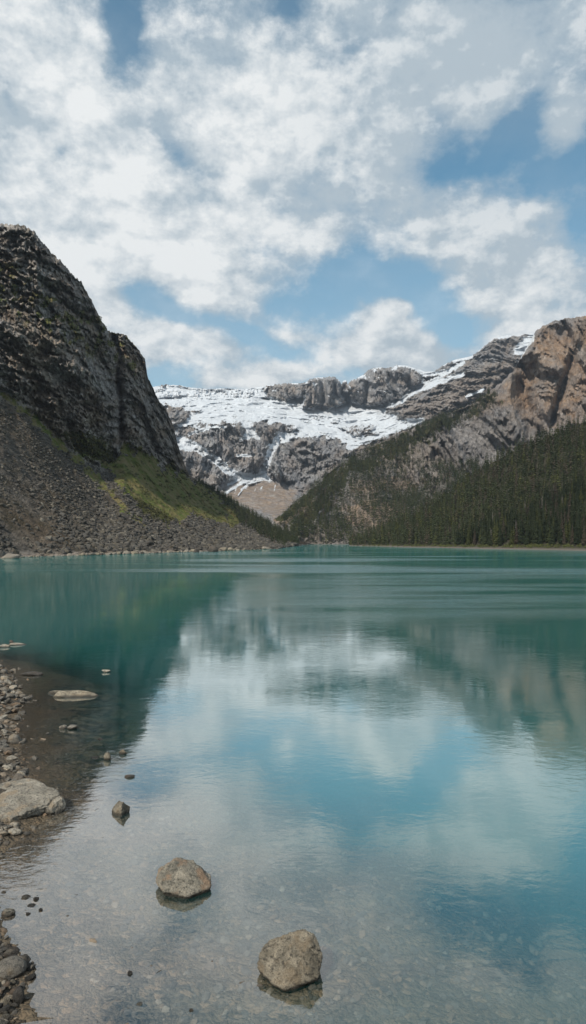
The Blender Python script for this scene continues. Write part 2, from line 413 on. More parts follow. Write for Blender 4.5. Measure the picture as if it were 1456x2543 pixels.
for X_ in Xb:
    a = np.array(b1, float); b = np.array(b2, float)
    y1, d1 = np.interp(X_, a[:, 0], a[:, 1]), np.interp(X_, a[:, 0], a[:, 2])
    y2, d2 = np.interp(X_, b[:, 0], b[:, 1]), np.interp(X_, b[:, 0], b[:, 2])
    bm_.append((X_, y1*.5+y2*.5, d1*.55+d2*.45))
b3 = [(a, b+25, c+120) for a, b, c in b2]
b4 = [(a, 1345, c+500) for a, b, c in b2]
X, Y, D, T = loft([b0, b1, bm_, b2, b3, b4], Xb, [60, 80, 90, 5, 5])
x, y, z = world_of(X, Y, D)
upper = sstep(880, 1050, X)
amp = .35+.65*upper
wob = fbm(X/26, Y/26, 0*X+19, 5, .6)
rib = crag(x-z*.15, y*.25, z, 75, 420)+.25
big = ridged((x-z*.2)/210+2, z/700, y/900, 3, .5)
fine = fbm(x/14, z/44, y/60, 5, .64)
dn = -1.0*(T < 3.2)*amp*((big-.55)*90+(rib-.55)*120+fine*12)*sstep(0, .5, T)
dl, sd_ = linesd(X, Y, [(1272, 930), (1268, 985), (1282, 1040), (1298, 1095)])      # the sharp rib and the gully right of it
dn += -55*np.exp(-(dl/16)**2) + 120*np.exp(-((dl-32)/26)**2)*(sd_ < 0)
dl, _ = linesd(X, Y, [(1400, 800), (1425, 880), (1400, 960), (1370, 1050)])
dn += 100*np.exp(-(dl/12)**2)
dl, _ = linesd(X, Y, [(1330, 900), (1345, 960), (1352, 1000)])
dn += 45*np.exp(-(dl/10)**2)
edge = sstep(0, .08, 3-T)
dn *= (.25+.75*edge)
D2 = D+dn
zj = (T < 3.5)*fbm(X/8, Y/8, 0*X+5, 4, .6)*3.0*amp
warm = sstep(-30, 40, polysd(X, Y, [(1020, 1060), (1180, 1000), (1270, 925), (1330, 820), (1600, 700), (1600, 1000), (1456, 1080), (1330, 1060), (1250, 1000), (1150, 1030), (1060, 1065)])+wob*32)*.8
warm *= .35+.65*sstep(-.5, .3, fbm(X/60, Y/60, 0*X+77, 4))
warm = np.maximum(warm, sstep(-8, 8, polysd(X, Y, [(860, 1262), (900, 1245), (990, 1250), (1015, 1290), (960, 1320), (880, 1312), (850, 1285)])+wob*26)*.5)
warm = np.maximum(warm, sstep(-8, 8, polysd(X, Y, [(850, 1185), (930, 1175), (1000, 1195), (1060, 1200), (1000, 1225), (900, 1225)])+wob*26)*.45)
warm = np.maximum(warm, sstep(-6, 6, polysd(X, Y, [(682, 1292), (735, 1262), (790, 1225), (800, 1235), (750, 1280), (700, 1305)])+wob*10)*.7)
grass = sstep(-8, 8, polysd(X, Y, [(684, 1288), (728, 1252), (782, 1207), (835, 1158), (850, 1160), (815, 1210), (770, 1255), (715, 1290)])+wob*10)*.8
grass = np.maximum(grass, sstep(-20, 20, polysd(X, Y, [(835, 1160), (1040, 1058), (1200, 985), (1230, 985), (1060, 1100), (880, 1180), (760, 1330), (700, 1330)])+wob*30)*.85)
grass = np.maximum(grass, warm*sstep(0, .8, fbm(X/30, Y/30, 0*X+55, 4))*.35)
snow = sstep(-3, 3, polysd(X, Y, [(1308, 850), (1330, 826), (1322, 850), (1300, 880), (1290, 895)])+wob*4)*.9
m_right = rock_material('brown and lilac rock', (.20, .19, .19), (.34, .32, .31), (.27, .225, .185), .03, grass1=(.045, .052, .022), grass2=(.11, .10, .042), tan=(.40, .27, .165), bumpd=1.5)
Lb = build_land('mountain', X, Y, D2, T, m_right, {'grass': grass, 'warm': warm, 'snow': snow}, zj)

# ---- glacier mountains at the head of the valley
Xe = np.concatenate([np.linspace(-900, 340, 60), np.arange(346, 1370, 1.7), np.linspace(1380, 2600, 60)])
e0 = [(-900, 1345, 1250), (340, 1345, 1250), (700, 1340, 1150), (1000, 1330, 1500), (2600, 1330, 1700)]
e1 = [(-900, 1200, 1700), (470, 1195, 1700), (560, 1200, 1750), (650, 1185, 1850), (760, 1210, 1800), (860, 1150, 1850), (1040, 1050, 1950), (1250, 980, 2000), (2600, 900, 2100)]
e2 = [(-900, 1060, 2050), (440, 1055, 2050), (600, 1050, 2100), (760, 1070, 2150), (870, 1090, 2150), (960, 1050, 2300), (1040, 1005, 2250), (1190, 940, 2300), (1300, 900, 2250), (2600, 800, 2300)]
e3 = [(-900, 985, 2600), (340, 985, 2650), (600, 985, 2750), (760, 1000, 2750), (860, 1003, 2800), (960, 1000, 2750), (1050, 960, 2650), (1130, 920, 2550), (1200, 885, 2500), (1300, 855, 2450), (2600, 700, 2400)]
e4 = [(-900, 900, 2750), (340, 965, 2780), (380, 961, 2800), (410, 955, 2800), (440, 956, 2800), (470, 962, 2800), (520, 966, 2800), (560, 964, 2800), (600, 967, 2810), (650, 960, 2850), (668, 956, 2820), (700, 953, 2820), (760, 950, 2830), (768, 944, 2800),
      (778, 938, 2800), (800, 937, 2800), (832, 936, 2800), (843, 946, 2820), (849, 956, 2850), (852, 946, 2850), (860, 944, 2850), (864, 956, 2850), (868, 948, 2850), (900, 932, 2840), (922, 914, 2840), (945, 912, 2840), (965, 914, 2830), (990, 907, 2820), (1012, 908, 2820),
      (1040, 917, 2800), (1056, 924, 2780), (1080, 922, 2750), (1100, 908, 2700), (1130, 893, 2680), (1160, 887, 2650), (1172, 884, 2640), (1196, 866, 2620), (1215, 850, 2600), (1235, 838, 2590), (1262, 832, 2580), (1285, 836, 2580), (1305, 830, 2570), (1335, 828, 2570), (1400, 800, 2550), (2600, 600, 2500)]
e5 = [(a, b+20, c+250) for a, b, c in e4]
X, Y, D, T = loft([e0, e1, e2, e3, e4, e5], Xe, [90, 110, 90, 60, 5])
x, y, z = world_of(X, Y, D)
wob = fbm(X/22, Y/16, 0*X+41, 6, .62)
wob2 = fbm(X/60, Y/14, 0*X+43, 5, .6)
S = lambda poly, soft=4, wa=6: sstep(-soft, soft, polysd(X, Y, poly)+wob*wa)
R1 = [(664, 968), (672, 956), (700, 952), (745, 950), (764, 947), (756, 985), (730, 988), (700, 997), (680, 992), (660, 984)]
R2 = [(752, 1012), (757, 985), (766, 944), (780, 936), (835, 935), (846, 955), (854, 1000), (830, 1009), (800, 1012), (780, 1006)]
R2b = [(848, 975), (853, 945), (862, 943), (866, 960), (862, 974)]
R3 = [(866, 985), (868, 950), (905, 925), (925, 910), (995, 905), (1030, 915), (1045, 930), (1046, 948), (1020, 965), (1000, 985), (960, 1003), (920, 1008), (890, 1000)]
R4 = [(958, 1012), (1000, 985), (1046, 962), (1100, 935), (1170, 888), (1240, 835), (1290, 840), (1300, 900), (1200, 985), (1060, 1050), (1000, 1035), (970, 1025)]
rock_up = np.maximum.reduce([S(R1), S(R2), S(R2b, 2, 2), S(R3)])
SN = [(360, 955), (470, 955), (600, 955), (655, 952), (665, 975), (750, 960), (800, 1000), (855, 960), (870, 960), (900, 1000), (1000, 985), (1050, 945), (1060, 950), (1000, 990), (960, 1010), (965, 1030), (1000, 1040), (1045, 1042), (1000, 1060), (950, 1085), (905, 1095), (870, 1112), (845, 1092), (790, 1078), (730, 1082), (690, 1100), (668, 1105), (676, 1085), (735, 1058), (700, 1044), (620, 1046), (540, 1046), (470, 1060), (440, 1068), (438, 1052), (470, 1040), (440, 1015), (400, 1003), (380, 1000)]
snow = S(SN, 6, 12)
def strip(pts, w, wa=.9):
    dl, _ = linesd(X, Y, pts)
    return sstep(w*1.35, w*.45, dl+np.abs(wob)*w*wa*.5)
for pts, w in [([(610, 1050), (624, 1066), (620, 1080)], 9), ([(600, 1090), (624, 1074), (640, 1085)], 5), ([(690, 1092), (672, 1120), (664, 1150), (650, 1175)], 7), ([(650, 1172), (630, 1188), (600, 1200)], 5), ([(648, 1175), (668, 1192)], 6),
               ([(446, 1090), (480, 1105), (510, 1125), (545, 1150), (578, 1176)], 8), ([(440, 1100), (470, 1108)], 10), ([(560, 1165), (585, 1178), (610, 1184), (655, 1183)], 8),
               ([(575, 1190), (610, 1180)], 5), ([(1052, 930), (1100, 925), (1145, 905)], 4), ([(1000, 985), (1040, 968), (1090, 948), (1148, 930)], 5), ([(1010, 965), (1060, 955), (1110, 925), (1150, 900)], 4),
               ([(960, 1008), (1000, 992), (1020, 970)], 6), ([(870, 1110), (900, 1095), (960, 1072), (1045, 1045)], 7), ([(1130, 896), (1170, 886)], 4), ([(1240, 838), (1268, 834)], 4), ([(1290, 872), (1308, 850), (1328, 832)], 12), ([(985, 908), (1030, 914), (1056, 926)], 5),
               ([(590, 1132), (630, 1130)], 3), ([(600, 1200), (560, 1225)], 3), ([(655, 1190), (625, 1200), (600, 1215)], 2.2), ([(640, 1188), (610, 1206), (592, 1230)], 1.2), ([(600, 1188), (566, 1204)], 2.5), ([(700, 1098), (735, 1080), (800, 1078)], 4), ([(470, 1078), (520, 1062), (560, 1060)], 3), ([(1160, 985), (1200, 968)], 3)]:
    snow = np.maximum(snow, strip(pts, w*1.5))
for pts, a in [([(812, 1047), (830, 1043), (850, 1048), (840, 1052), (815, 1052)], 1), ([(845, 1063), (880, 1055), (930, 1058), (920, 1070), (940, 1078), (905, 1088), (860, 1072)], .8), ([(420, 1008), (450, 1012), (475, 1022), (465, 1036), (450, 1050), (436, 1052), (425, 1035)], 1),
               ([(465, 1020), (500, 1016), (505, 1022), (480, 1026)], .9), ([(770, 1038), (800, 1034), (815, 1040)], .7), ([(560, 1012), (600, 1008), (590, 1016)], .4), ([(985, 1025), (1010, 1020), (1030, 1035), (1000, 1040)], .8), ([(700, 1072), (735, 1062), (720, 1078)], .7)]:
    snow = snow*(1-a*S(pts, 3, 5))
snow = snow*(1-rock_up)
icefall = S([(370, 968), (470, 962), (640, 965), (655, 975), (620, 985), (520, 992), (440, 985), (380, 985)], 4, 6)
snow = snow*(1-icefall*sstep(.05, .5, ridged(X/9, Y/22, 0*X, 3)-.35)*.55)
snow = np.maximum(snow, (T > 3)*(T < 4.3)*rock_up*sstep(.35, .9, wob)*.5)
snow = np.maximum(snow, sstep(2.5, 0, np.abs(T-4)*20)*sstep(0, .5, wob)*.8*(X < 1200))
snow *= 1-.35*sstep(.1, .8, wob2)*sstep(-.3, .5, fbm(X/8, Y/5, 0*X+7, 4))
rockm = 1-snow
rib = crag(x+z*.22, y*.35, z, 60, 330)+.25
big = ridged((x-z*.1)/230, z/500, y/900+4, 3, .5)
fine = fbm(x/16, z/48, y/50, 5, .66)
sn_f = fbm(x/90, y/160, z/40, 4)
slopey = sstep(.9, 1.1, T)
dn = -(rockm*((rib-.55)*150+fine*20)+(big-.55)*85)*slopey + sn_f*40*(1-rockm) + (1-slopey)*fbm(x/80, y/80, z/80, 5)*18
prot = lambda poly, soft, a: a*sstep(-soft, soft, polysd(X, Y, poly)+wob*5)
dn -= prot(R1, 7, 110)+prot(R2, 8, 190)+prot(R3, 9, 170)+prot(R2b, 4, 60)
dl, sd_ = linesd(X, Y, [(800, 940), (806, 975), (800, 1010)]); dn += 70*np.exp(-(dl/7)**2)
for pts, w_, a_ in [([(905, 930), (915, 960), (905, 1000)], 6, 60), ([(955, 915), (975, 950), (985, 990)], 7, 80), ([(725, 955), (735, 990)], 5, 45), ([(1020, 915), (1015, 960)], 6, 50), ([(1200, 870), (1225, 910), (1215, 950)], 8, 70), ([(1140, 905), (1120, 960)], 9, 40), ([(1262, 845), (1250, 900)], 7, 50)]:
    dl, _ = linesd(X, Y, pts); dn += a_*np.exp(-(dl/w_)**2)
WALLS = [([(448, 1068), (540, 1050), (650, 1048), (735, 1060), (680, 1082), (655, 1140), (600, 1180), (560, 1162), (500, 1112)], 14, 60),
         ([(665, 1150), (700, 1105), (780, 1082), (860, 1100), (950, 1085), (860, 1160), (760, 1218), (700, 1192)], 14, 90),
         ([(430, 1105), (500, 1122), (555, 1160), (580, 1182), (540, 1212), (480, 1200)], 12, 70),
         ([(418, 1005), (470, 1020), (462, 1045), (430, 1055)], 6, 70), ([(840, 1062), (940, 1055), (905, 1088)], 6, 50), (R4, 14, 130)]
for poly, soft, a_ in WALLS: dn -= prot(poly, soft, a_)
dn *= (T < 4.1)
D2 = D+dn*np.clip(sstep(4.0, 3.9, T)*.7+.3, .3, 1)
zj = (T < 4.2)*slopey*rockm*fbm(X/6, Y/6, 0*X+15, 4, .62)*4.5
warm = S([(960, 1012), (1050, 975), (1130, 940), (1260, 880), (1300, 900), (1200, 985), (1060, 1050)], 14, 24)*.6
fan = 0
warm = np.maximum(warm, S([(545, 1235), (590, 1200), (660, 1190), (740, 1220), (720, 1260), (690, 1290), (640, 1270)], 8, 8)*.9)
warm = np.maximum(warm, sstep(-.2, .7, fbm(X/50, Y/40, 0*X+91, 4))*.5)
warm = np.maximum(warm, S([(860, 1100), (950, 1085), (1040, 1052), (1000, 1080), (880, 1130)], 8, 8)*.6)
grass = S([(560, 1250), (640, 1262), (700, 1262), (690, 1300), (600, 1290)], 8, 14)*.35
fl_ = fbm((X-650)/9+(Y-1180)/40, Y/60, 0*X+66, 4, .6)
snow = np.maximum(snow, S([(560, 1190), (650, 1180), (680, 1200), (700, 1225), (640, 1222), (570, 1222)], 10, 8)*sstep(.15, .7, fl_)*.75)
grass = np.maximum(grass, (T < 1.15)*sstep(.1, .7, -fl_)*.35)
m_far = rock_material('glacier valley rock', (.21, .21, .225), (.37, .365, .365), (.30, .275, .255), .02, grass1=(.1, .095, .045), grass2=(.17, .14, .085), tan=(.34, .265, .2), bumpd=1.3, dust=.36, snowcol=(.74, .78, .83))
Le = build_land('glacier_mountain', X, Y, D2, T, m_far, {'grass': grass, 'warm': warm, 'snow': snow, 'dust': sstep(150, 330, z)*(X < 1250)}, zj)
tag(Le.o, kind='structure')

# ---- valley floor and gravel flat beyond the far end of the lake
gx = np.linspace(-700, 1500, 90); gy = np.linspace(838, 1900, 60)
GX, GY = np.meshgrid(gx, gy)
gz = np.clip((GY-846)*.035, -1, 6+(GY-1000)*.004) + fbm(GX/30, GY/30, GX*0, 4)*.5
m_grav, g = new_mat('valley gravel')
P = g.n('ShaderNodeNewGeometry').outputs['Position']
finish(g, g.mix(g.mr(g.noise(P, .25, 7, .7), .3, .7), (.1, .09, .08), (.27, .24, .21)), .95, bump(g, g.noise(P, .7, 6, .7), .6, 1.0))
vf = link('valley_floor', mesh_np('valley_floor', np.stack([GX, GY, gz], -1).reshape(-1, 3), grid_faces(*GX.shape), [m_grav])); tag(vf, kind='structure')

# ------------------------------------------------------------------ near shore and lake bed
def gpt(X, Y, z=0.0):
    d = (H-z)*F/(Y-HY); return ((X-CX)/F*d, d)
shore_px = [(-15, 2620), (48, 2500), (70, 2440), (60, 2400), (8, 2330), (-25, 2230), (-10, 2130), (60, 2070), (120, 2030), (100, 1975), (60, 1945), (50, 1880), (35, 1800), (58, 1735), (25, 1665), (-25, 1640)]
SH = [(-3.4, -30), (-3.4, 4.0)] + [gpt(a, b) for a, b in shore_px] + [(-22, 38), (-40, 46), (-95, 66)]
gy = np.concatenate([np.linspace(-40, 5, 30), np.arange(5.2, 48, .16), np.linspace(49, 140, 50)])
gx = np.concatenate([np.linspace(-180, -26, 60), np.arange(-25.8, 14, .16), np.linspace(15, 160, 60)])
GX, GY = np.meshgrid(gx, gy)
SHORE_POLY = SH + [(-400, 66), (-400, -30)]
def shore_sd(px, py): return -polysd(px, py, SHORE_POLY)   # positive over water
sdw = shore_sd(GX, GY)
SHELF = [(9, -30), (6, 4), (4.6, 8.5), (3.7, 11.0), (1.2, 12.8), (-1.3, 15), (-3.6, 18), (-4.8, 22), (-6.5, 27), (-9.2, 31), (-14.5, 37), (-60, 55), (-400, 66), (-400, -30)]
def depth_of(px, py, sd):
    k = np.interp(py, [0, 9, 13, 18, 24, 32, 60], [.03, .03, .035, .045, .05, .07, .5])
    off = -polysd(px, py, SHELF)                    # distance out past the drop-off
    dep = sd*k + np.log1p(np.exp(np.clip((off+.6)/.55, -30, 30)))*.55*np.interp(py, [8, 14, 24], [.16, .30, .42])
    wv = fbm(px/2.6, py/1.1, 0*px+2, 4)
    return np.where(sd > 0, dep*(1+.22*wv)+.035*wv*np.clip(sd, 0, 1), sd*.22+.05*wv*np.clip(-sd, 0, 1))
dep = depth_of(GX, GY, sdw)
bank = np.where(GY < 3.0, (3.0-GY)*.7, 0)
bz = np.clip(-dep, -9, 2.8) + bank*(GX < 25)*sstep(3, 1, GY)
bz = np.minimum(bz, 4.3)
m_bed, g = new_mat('lake bed stones')
P = g.n('ShaderNodeNewGeometry').outputs['Position']
Pw = g.vec('ADD', P, g.vec('SCALE', g.noise(P, 3.0, 3, out=1), scale=.25))
v1 = g.n('ShaderNodeTexVoronoi', {'Vector': Pw, 'Scale': 9.0, 'Randomness': 1.0})
v2 = g.n('ShaderNodeTexVoronoi', {'Vector': Pw, 'Scale': 22.0, 'Randomness': 1.0})
big = g.noise(P, .5, 5, .6)
c = g.mix(g.mr(g.n('ShaderNodeSeparateColor', {0: v1.outputs['Color']}).outputs[0], 0, 1), (.016, .013, .010), (.08, .066, .048))
c = g.mix(.45, c, g.mix(g.n('ShaderNodeSeparateColor', {0: v2.outputs['Color']}).outputs[0], (.008, .007, .006), (.17, .14, .10)))
c = g.mix(g.mr(g.n('ShaderNodeSeparateColor', {0: v1.outputs['Color']}).outputs[1], .8, .95, 0, .5), c, (.3, .2, .12))
c = g.mix(g.mr(big, .35, .65, 0, .6), c, (.16, .115, .065))
py_ = g.n('ShaderNodeSeparateXYZ', {0: P}).outputs[1]
c = g.mix(g.mr(py_, 13, 20, 0, .35), c, (.12, .085, .05))
c = g.mix(g.mr(g.noise(P, 1.3, 5, .6), .55, .72, 0, .55), c, (.035, .035, .03))
hh = g.math('ADD', g.math('MULTIPLY', g.math('SUBTRACT', 1.0, v1.outputs['Distance']), .5), g.math('MULTIPLY', g.math('SUBTRACT', 1.0, v2.outputs['Distance']), .25))
c = g.mix(g.mr(g.n('ShaderNodeSeparateXYZ', {0: P}).outputs[2], -.03, .12), c, g.mix(.6, c, (.07, .062, .052)))
finish(g, c, .8, bump(g, hh, 1.0, .12))
bed = link('lakebed', mesh_np('lakebed', np.stack([GX, GY, bz], -1).reshape(-1, 3), grid_faces(*GX.shape), [m_bed])); tag(bed, kind='structure')
# the deep basin under everything, out to the horizon
m_deep, g = new_mat('deep lake silt'); finish(g, (.1, .12, .1))
s_ = 4800
bas = link('ground', mesh_np('ground', [(-s_, -1400, -12), (s_, -1400, -12), (s_, s_, -12), (-s_, s_, -12)], [(0, 1, 2, 3)], [m_deep])); tag(bas, kind='structure')

# ------------------------------------------------------------------ water
m_wat, g = new_mat('turquoise lake water')
P = g.n('ShaderNodeNewGeometry').outputs['Position']
sp = g.n('ShaderNodeSeparateXYZ', {0: P})
geo = g.n('ShaderNodeNewGeometry')
cosn = g.math('ABSOLUTE', g.vec('DOT_PRODUCT', geo.outputs['Incoming'], geo.outputs['True Normal']))
fr = g.math('POWER', g.math('SUBTRACT', 1.0, cosn), 2.2)
Fres = g.math('MINIMUM', g.math('MULTIPLY_ADD', fr, 1.09, .02), .69)
# wind lanes: rough patches that lie across the far water
lane = g.noise(g.n('ShaderNodeMapping', {'Vector': P, 'Scale': (.0045, .022, 1), 'Location': (3.1, 1.7, 0), 'Rotation': (0, 0, .12)}).outputs[0], 1.0, 4, .55, .5)
lane = g.mr(lane, .5, .62, 0, 1, True)
far = g.mr(sp.outputs[1], 45, 110, 0, 1, True)
lane = g.math('MULTIPLY', lane, far)
ln2 = g.noise(g.n('ShaderNodeMapping', {'Vector': P, 'Scale': (.02, .10, 1), 'Location': (7.1, 2.7, 0), 'Rotation': (0, 0, -.1)}).outputs[0], 1.0, 5, .6, .3)
reach = g.math('MULTIPLY', g.mr(sp.outputs[1], 42, 66, 0, 1, True), g.mr(sp.outputs[1], 110, 230, 1, 0, True))
reach = g.math('MULTIPLY', reach, g.mr(g.math('ADD', sp.outputs[0], g.math('MULTIPLY', sp.outputs[1], .08)), -6, 22, 0, 1, True))
lane2 = g.math('MULTIPLY', reach, g.mr(ln2, .36, .6, .15, 1, True))
Pn = g.n('ShaderNodeMapping', {'Vector': P, 'Scale': (1, 1.5, 1), 'Rotation': (0, 0, .25)}).outputs[0]
rip1 = g.noise(Pn, 2.6, 4, .55, .6)
rip2 = g.noise(Pn, 9.0, 3, .6, .3)
rip3 = g.noise(Pn, .45, 4, .6, .4)
patch = g.mr(g.noise(P, .22, 3, .5), .4, .65, .35, 1.0, True)
nm = bump(g, rip3, 1.0, .005)
nm = bump(g, g.math('MULTIPLY', rip1, patch), 1.0, .0042, nm)
nm = bump(g, g.math('MULTIPLY', rip2, patch), 1.0, .0011, nm)
lr = g.noise(Pn, .9, 4, .7, .2)
nm = bump(g, g.math('MULTIPLY', lr, lane), 1.0, .22, nm)
nm = bump(g, g.math('MULTIPLY', g.noise(Pn, 2.2, 4, .65, .2), lane2), 1.0, .06, nm)
dpt = g.attr('depth')
Tm = g.math('POWER', 2.71828, g.math('MULTIPLY', dpt, -1.1))
glos = g.n('ShaderNodeBsdfGlossy', {'Color': (1, 1, 1, 1), 'Roughness': g.mr(g.math('MAXIMUM', lane, lane2), 0, 1, .03, .10), 'Normal': nm})
silt = g.noise(P, .05, 3, .5)
body = g.n('ShaderNodeBsdfDiffuse', {'Color': g.mix(g.mr(silt, .35, .65), (.018, .140, .134), (.024, .170, .160))})
tint = g.mix(Tm, (.45, .75, .72), (1, 1, 1))
trans = g.n('ShaderNodeBsdfTransparent', {'Color': tint})
inner = g.n('ShaderNodeMixShader', {0: Tm, 1: body.outputs[0], 2: trans.outputs[0]})
surf = g.n('ShaderNodeMixShader', {0: Fres, 1: inner.outputs[0], 2: glos.outputs[0]})
g.n('ShaderNodeOutputMaterial', {'Surface': surf.outputs[0]})
wy = np.concatenate([np.linspace(-30, 4, 12), np.arange(4.3, 48, .25), np.linspace(49, 140, 60), np.linspace(150, 980, 60)])
wx = np.concatenate([np.linspace(-180, -26, 40), np.arange(-25.5, 14, .25), np.linspace(15, 160, 50), np.linspace(180, 1300, 30)])
WX, WY = np.meshgrid(wx, wy)
wsd = shore_sd(WX, WY)
wd = np.clip(depth_of(WX, WY, wsd), 0, 9)
wd = np.where(WY > 120, 9, wd)
water = link('water', mesh_np('water', np.stack([WX, WY, 0*WX], -1).reshape(-1, 3), grid_faces(*WX.shape), [m_wat], True, {'depth': wd})); tag(water, kind='structure')

# ------------------------------------------------------------------ the air of the valley
m_hz = bpy.data.materials.new('valley haze'); m_hz.use_nodes = True
g = NG(m_hz.node_tree)
pv = g.n('ShaderNodeVolumePrincipled', {'Color': (.72, .84, 1.0), 'Density': HAZE, 'Anisotropy': .2})
g.n('ShaderNodeOutputMaterial', {'Volume': pv.outputs[0]})
bx = (-5000, 5000, -1500, 5000, -13, 1500)
hv = [(bx[i], bx[2+j], bx[4+k]) for k in (0, 1) for j in (0, 1) for i in (0, 1)]
hf = [(0, 2, 3, 1), (4, 5, 7, 6), (0, 1, 5, 4), (2, 6, 7, 3), (0, 4, 6, 2), (1, 3, 7, 5)]
hzo = link('haze', mesh_np('haze', hv, hf, [m_hz], False)); tag(hzo, kind='stuff')
# ------------------------------------------------------------------ conifers
def bark_mat(name, a, b):
    m, g = new_mat(name); P = g.n('ShaderNodeNewGeometry').outputs['Position']
    finish(g, g.mix(g.noise(P, 3, 4), a, b), .95); return m
def needle_mat(name, a, b):
    m, g = new_mat(name)
    P = g.n('ShaderNodeNewGeometry').outputs['Position']
    rnd = g.math('ADD', g.attr('tint'), g.math('MULTIPLY', g.n('ShaderNodeObjectInfo').outputs['Random'], .8))
    c = g.mix(g.math('ADD', g.math('MULTIPLY', g.noise(P, 1.2, 3, .7), .5), g.math('MULTIPLY', rnd, .7), clamp=True), a, b)
    finish(g, c, .85, None, .15); return m
M_bark = bark_mat('grey brown bark', (.05, .04, .033), (.12, .1, .085))
M_dead = bark_mat('weathered dead wood', (.13, .115, .105), (.26, .235, .215))
M_green = needle_mat('dark spruce needles', (.012, .019, .011), (.045, .056, .026))
M_olive_lit = needle_mat('sunlit olive spruce needles', (.026, .036, .013), (.08, .086, .03))  # yellower, brighter spruces: a sunlit look put into the needle colour
M_brown = needle_mat('browning spruce needles', (.032, .027, .02), (.085, .07, .05))

def trunk_np(h, r, n=6, seg=4, lean=0.0):
    V, Fc = [], []
    for i in range(seg+1):
        t = i/seg; rr = r*(1-t)**.8+.015*r
        for k in range(n):
            a = 2*math.pi*k/n
            V.append((rr*math.cos(a)+lean*t*t, rr*math.sin(a), -.6+(h+.6)*t))
    for i in range(seg):
        for k in range(n):
            Fc.append((i*n+k, i*n+(k+1) % n, (i+1)*n+(k+1) % n, (i+1)*n+k))
    return np.array(V), np.array(Fc)

def crown_np(h, w, layers, per, seed, bare=.12, sparse=0.0, droop=.35, shape=.8):
    """branches: each a drooping blade of two quads with ragged side sprays"""
    R = np.random.default_rng(seed); V, Fc = [], []
    for i in range(layers):
        t = i/(layers-1)
        zc = h*(bare+(1-bare)*t)
        L = w*((1-t)**shape)*(.75+.5*R.random())+.04*w
        if t < .15: L *= .7+t*2
        a0 = R.random()*6.28
        for k in range(per):
            if R.random() < sparse: continue
            a = a0+6.283*k/per+R.normal()*.25
            l = L*(.6+.6*R.random()); dz = -droop*l*(.6+.8*R.random())
            zz = zc+R.normal()*h*.012
            c, s = math.cos(a), math.sin(a); wd = l*(.22+.16*R.random())+.02*w
            b = len(V)
            V += [(0, 0, zz+l*.12), (c*l*.55-s*wd, s*l*.55+c*wd, zz+dz*.45-.04*l), (c*l, s*l, zz+dz), (c*l*.55+s*wd, s*l*.55-c*wd, zz+dz*.45-.04*l)]
            Fc.append((b, b+1, b+2, b+3))
            b = len(V)    # hanging spray under the branch
            V += [(c*l*.15, s*l*.15, zz), (c*l*.95, s*l*.95, zz+dz*.9), (c*l*.75, s*l*.75, zz+dz-.28*l), (c*l*.3, s*l*.3, zz-.2*l+dz*.4)]
            Fc.append((b, b+1, b+2, b+3))
    V += [(.02*w, 0, h*1.0), (-.02*w, .02*w, h*.985), (0, 0, h*1.05), (0, -.03*w, h*.985)]
    n = len(V); Fc.append((n-4, n-3, n-2, n-1))
    return np.array(V), np.array(Fc)

def snag_np(h, w, n, seed):
    R = np.random.default_rng(seed); V, Fc = [], []
    for i in range(n):
        t = .25+.7*i/n; a = R.random()*6.28; l = w*(1-t)*(.5+.8*R.random())+.1; zz = h*t; q = .035*w
        c, s = math.cos(a), math.sin(a); b = len(V)
        V += [(0, 0, zz+q), (c*l, s*l, zz-l*.25+q*.3), (c*l, s*l, zz-l*.25-q*.3), (0, 0, zz-q)]
        Fc.append((b, b+1, b+2, b+3))
    return np.array(V), np.array(Fc)

PROTO = {}
for kind, mat, params in (('green', M_green, [(12, 2.0, .0, .85), (13.5, 1.8, .05, .8), (11, 2.1, .1, .75)]),
                          ('olive', M_olive_lit, [(12, 2.0, .05, .8), (13, 1.8, .1, .9)]),
                          ('brown', M_brown, [(12, 1.6, .3, .75), (12.5, 1.5, .2, .85)])):
    PROTO[kind] = []
    for j, (h, w, sp, shp) in enumerate(params):
        V, Fc = crown_np(h, w, 26, 9, 100+j*7+len(kind), .1, sp, .38, shp)
        cm = mesh_np('crown', V, Fc, [mat], False, {'tint': np.zeros(len(V))})
        V, Fc = trunk_np(h*.97, .17)
        PROTO[kind].append((cm, mesh_np('trunk', V, Fc, [M_bark]), h))
V, Fc = snag_np(11, 1.9, 34, 5); sb = mesh_np('branches', V, Fc, [M_dead], False)
V, Fc = trunk_np(11.3, .16); PROTO['snag'] = [(sb, mesh_np('trunk', V, Fc, [M_dead]), 11)]
TREE_LAB = {'green': ('dark green spruce near the waterline at the front of the right hand forest', 'dark green spruces at the front of the forest'),
            'olive': ('lighter olive green spruce near the waterline at the front of the right hand forest', 'olive spruces at the front of the forest'),
            'brown': ('thin browning spruce with sparse needles at the front of the right hand forest', 'browning spruces at the front of the forest'),
            'snag': ('bare grey dead conifer among the spruces at the front of the right hand forest', 'dead conifers at the front of the forest')}
def tree(kind, j, loc, s, rz):
    cm, tm, h = PROTO[kind][j % len(PROTO[kind])]
    root = bpy.data.objects.new({'snag': 'dead_tree'}.get(kind, 'spruce_tree'), None); COL.objects.link(root)
    root.location = loc; root.scale = (s, s, s); root.rotation_euler = (0, 0, rz); root.empty_display_size = .5
    lab, grp = TREE_LAB[kind]; tag(root, lab, 'tree', grp)
    link('trunk', tm, root); link('branches' if kind == 'snag' else 'crown', cm, root)
    return root

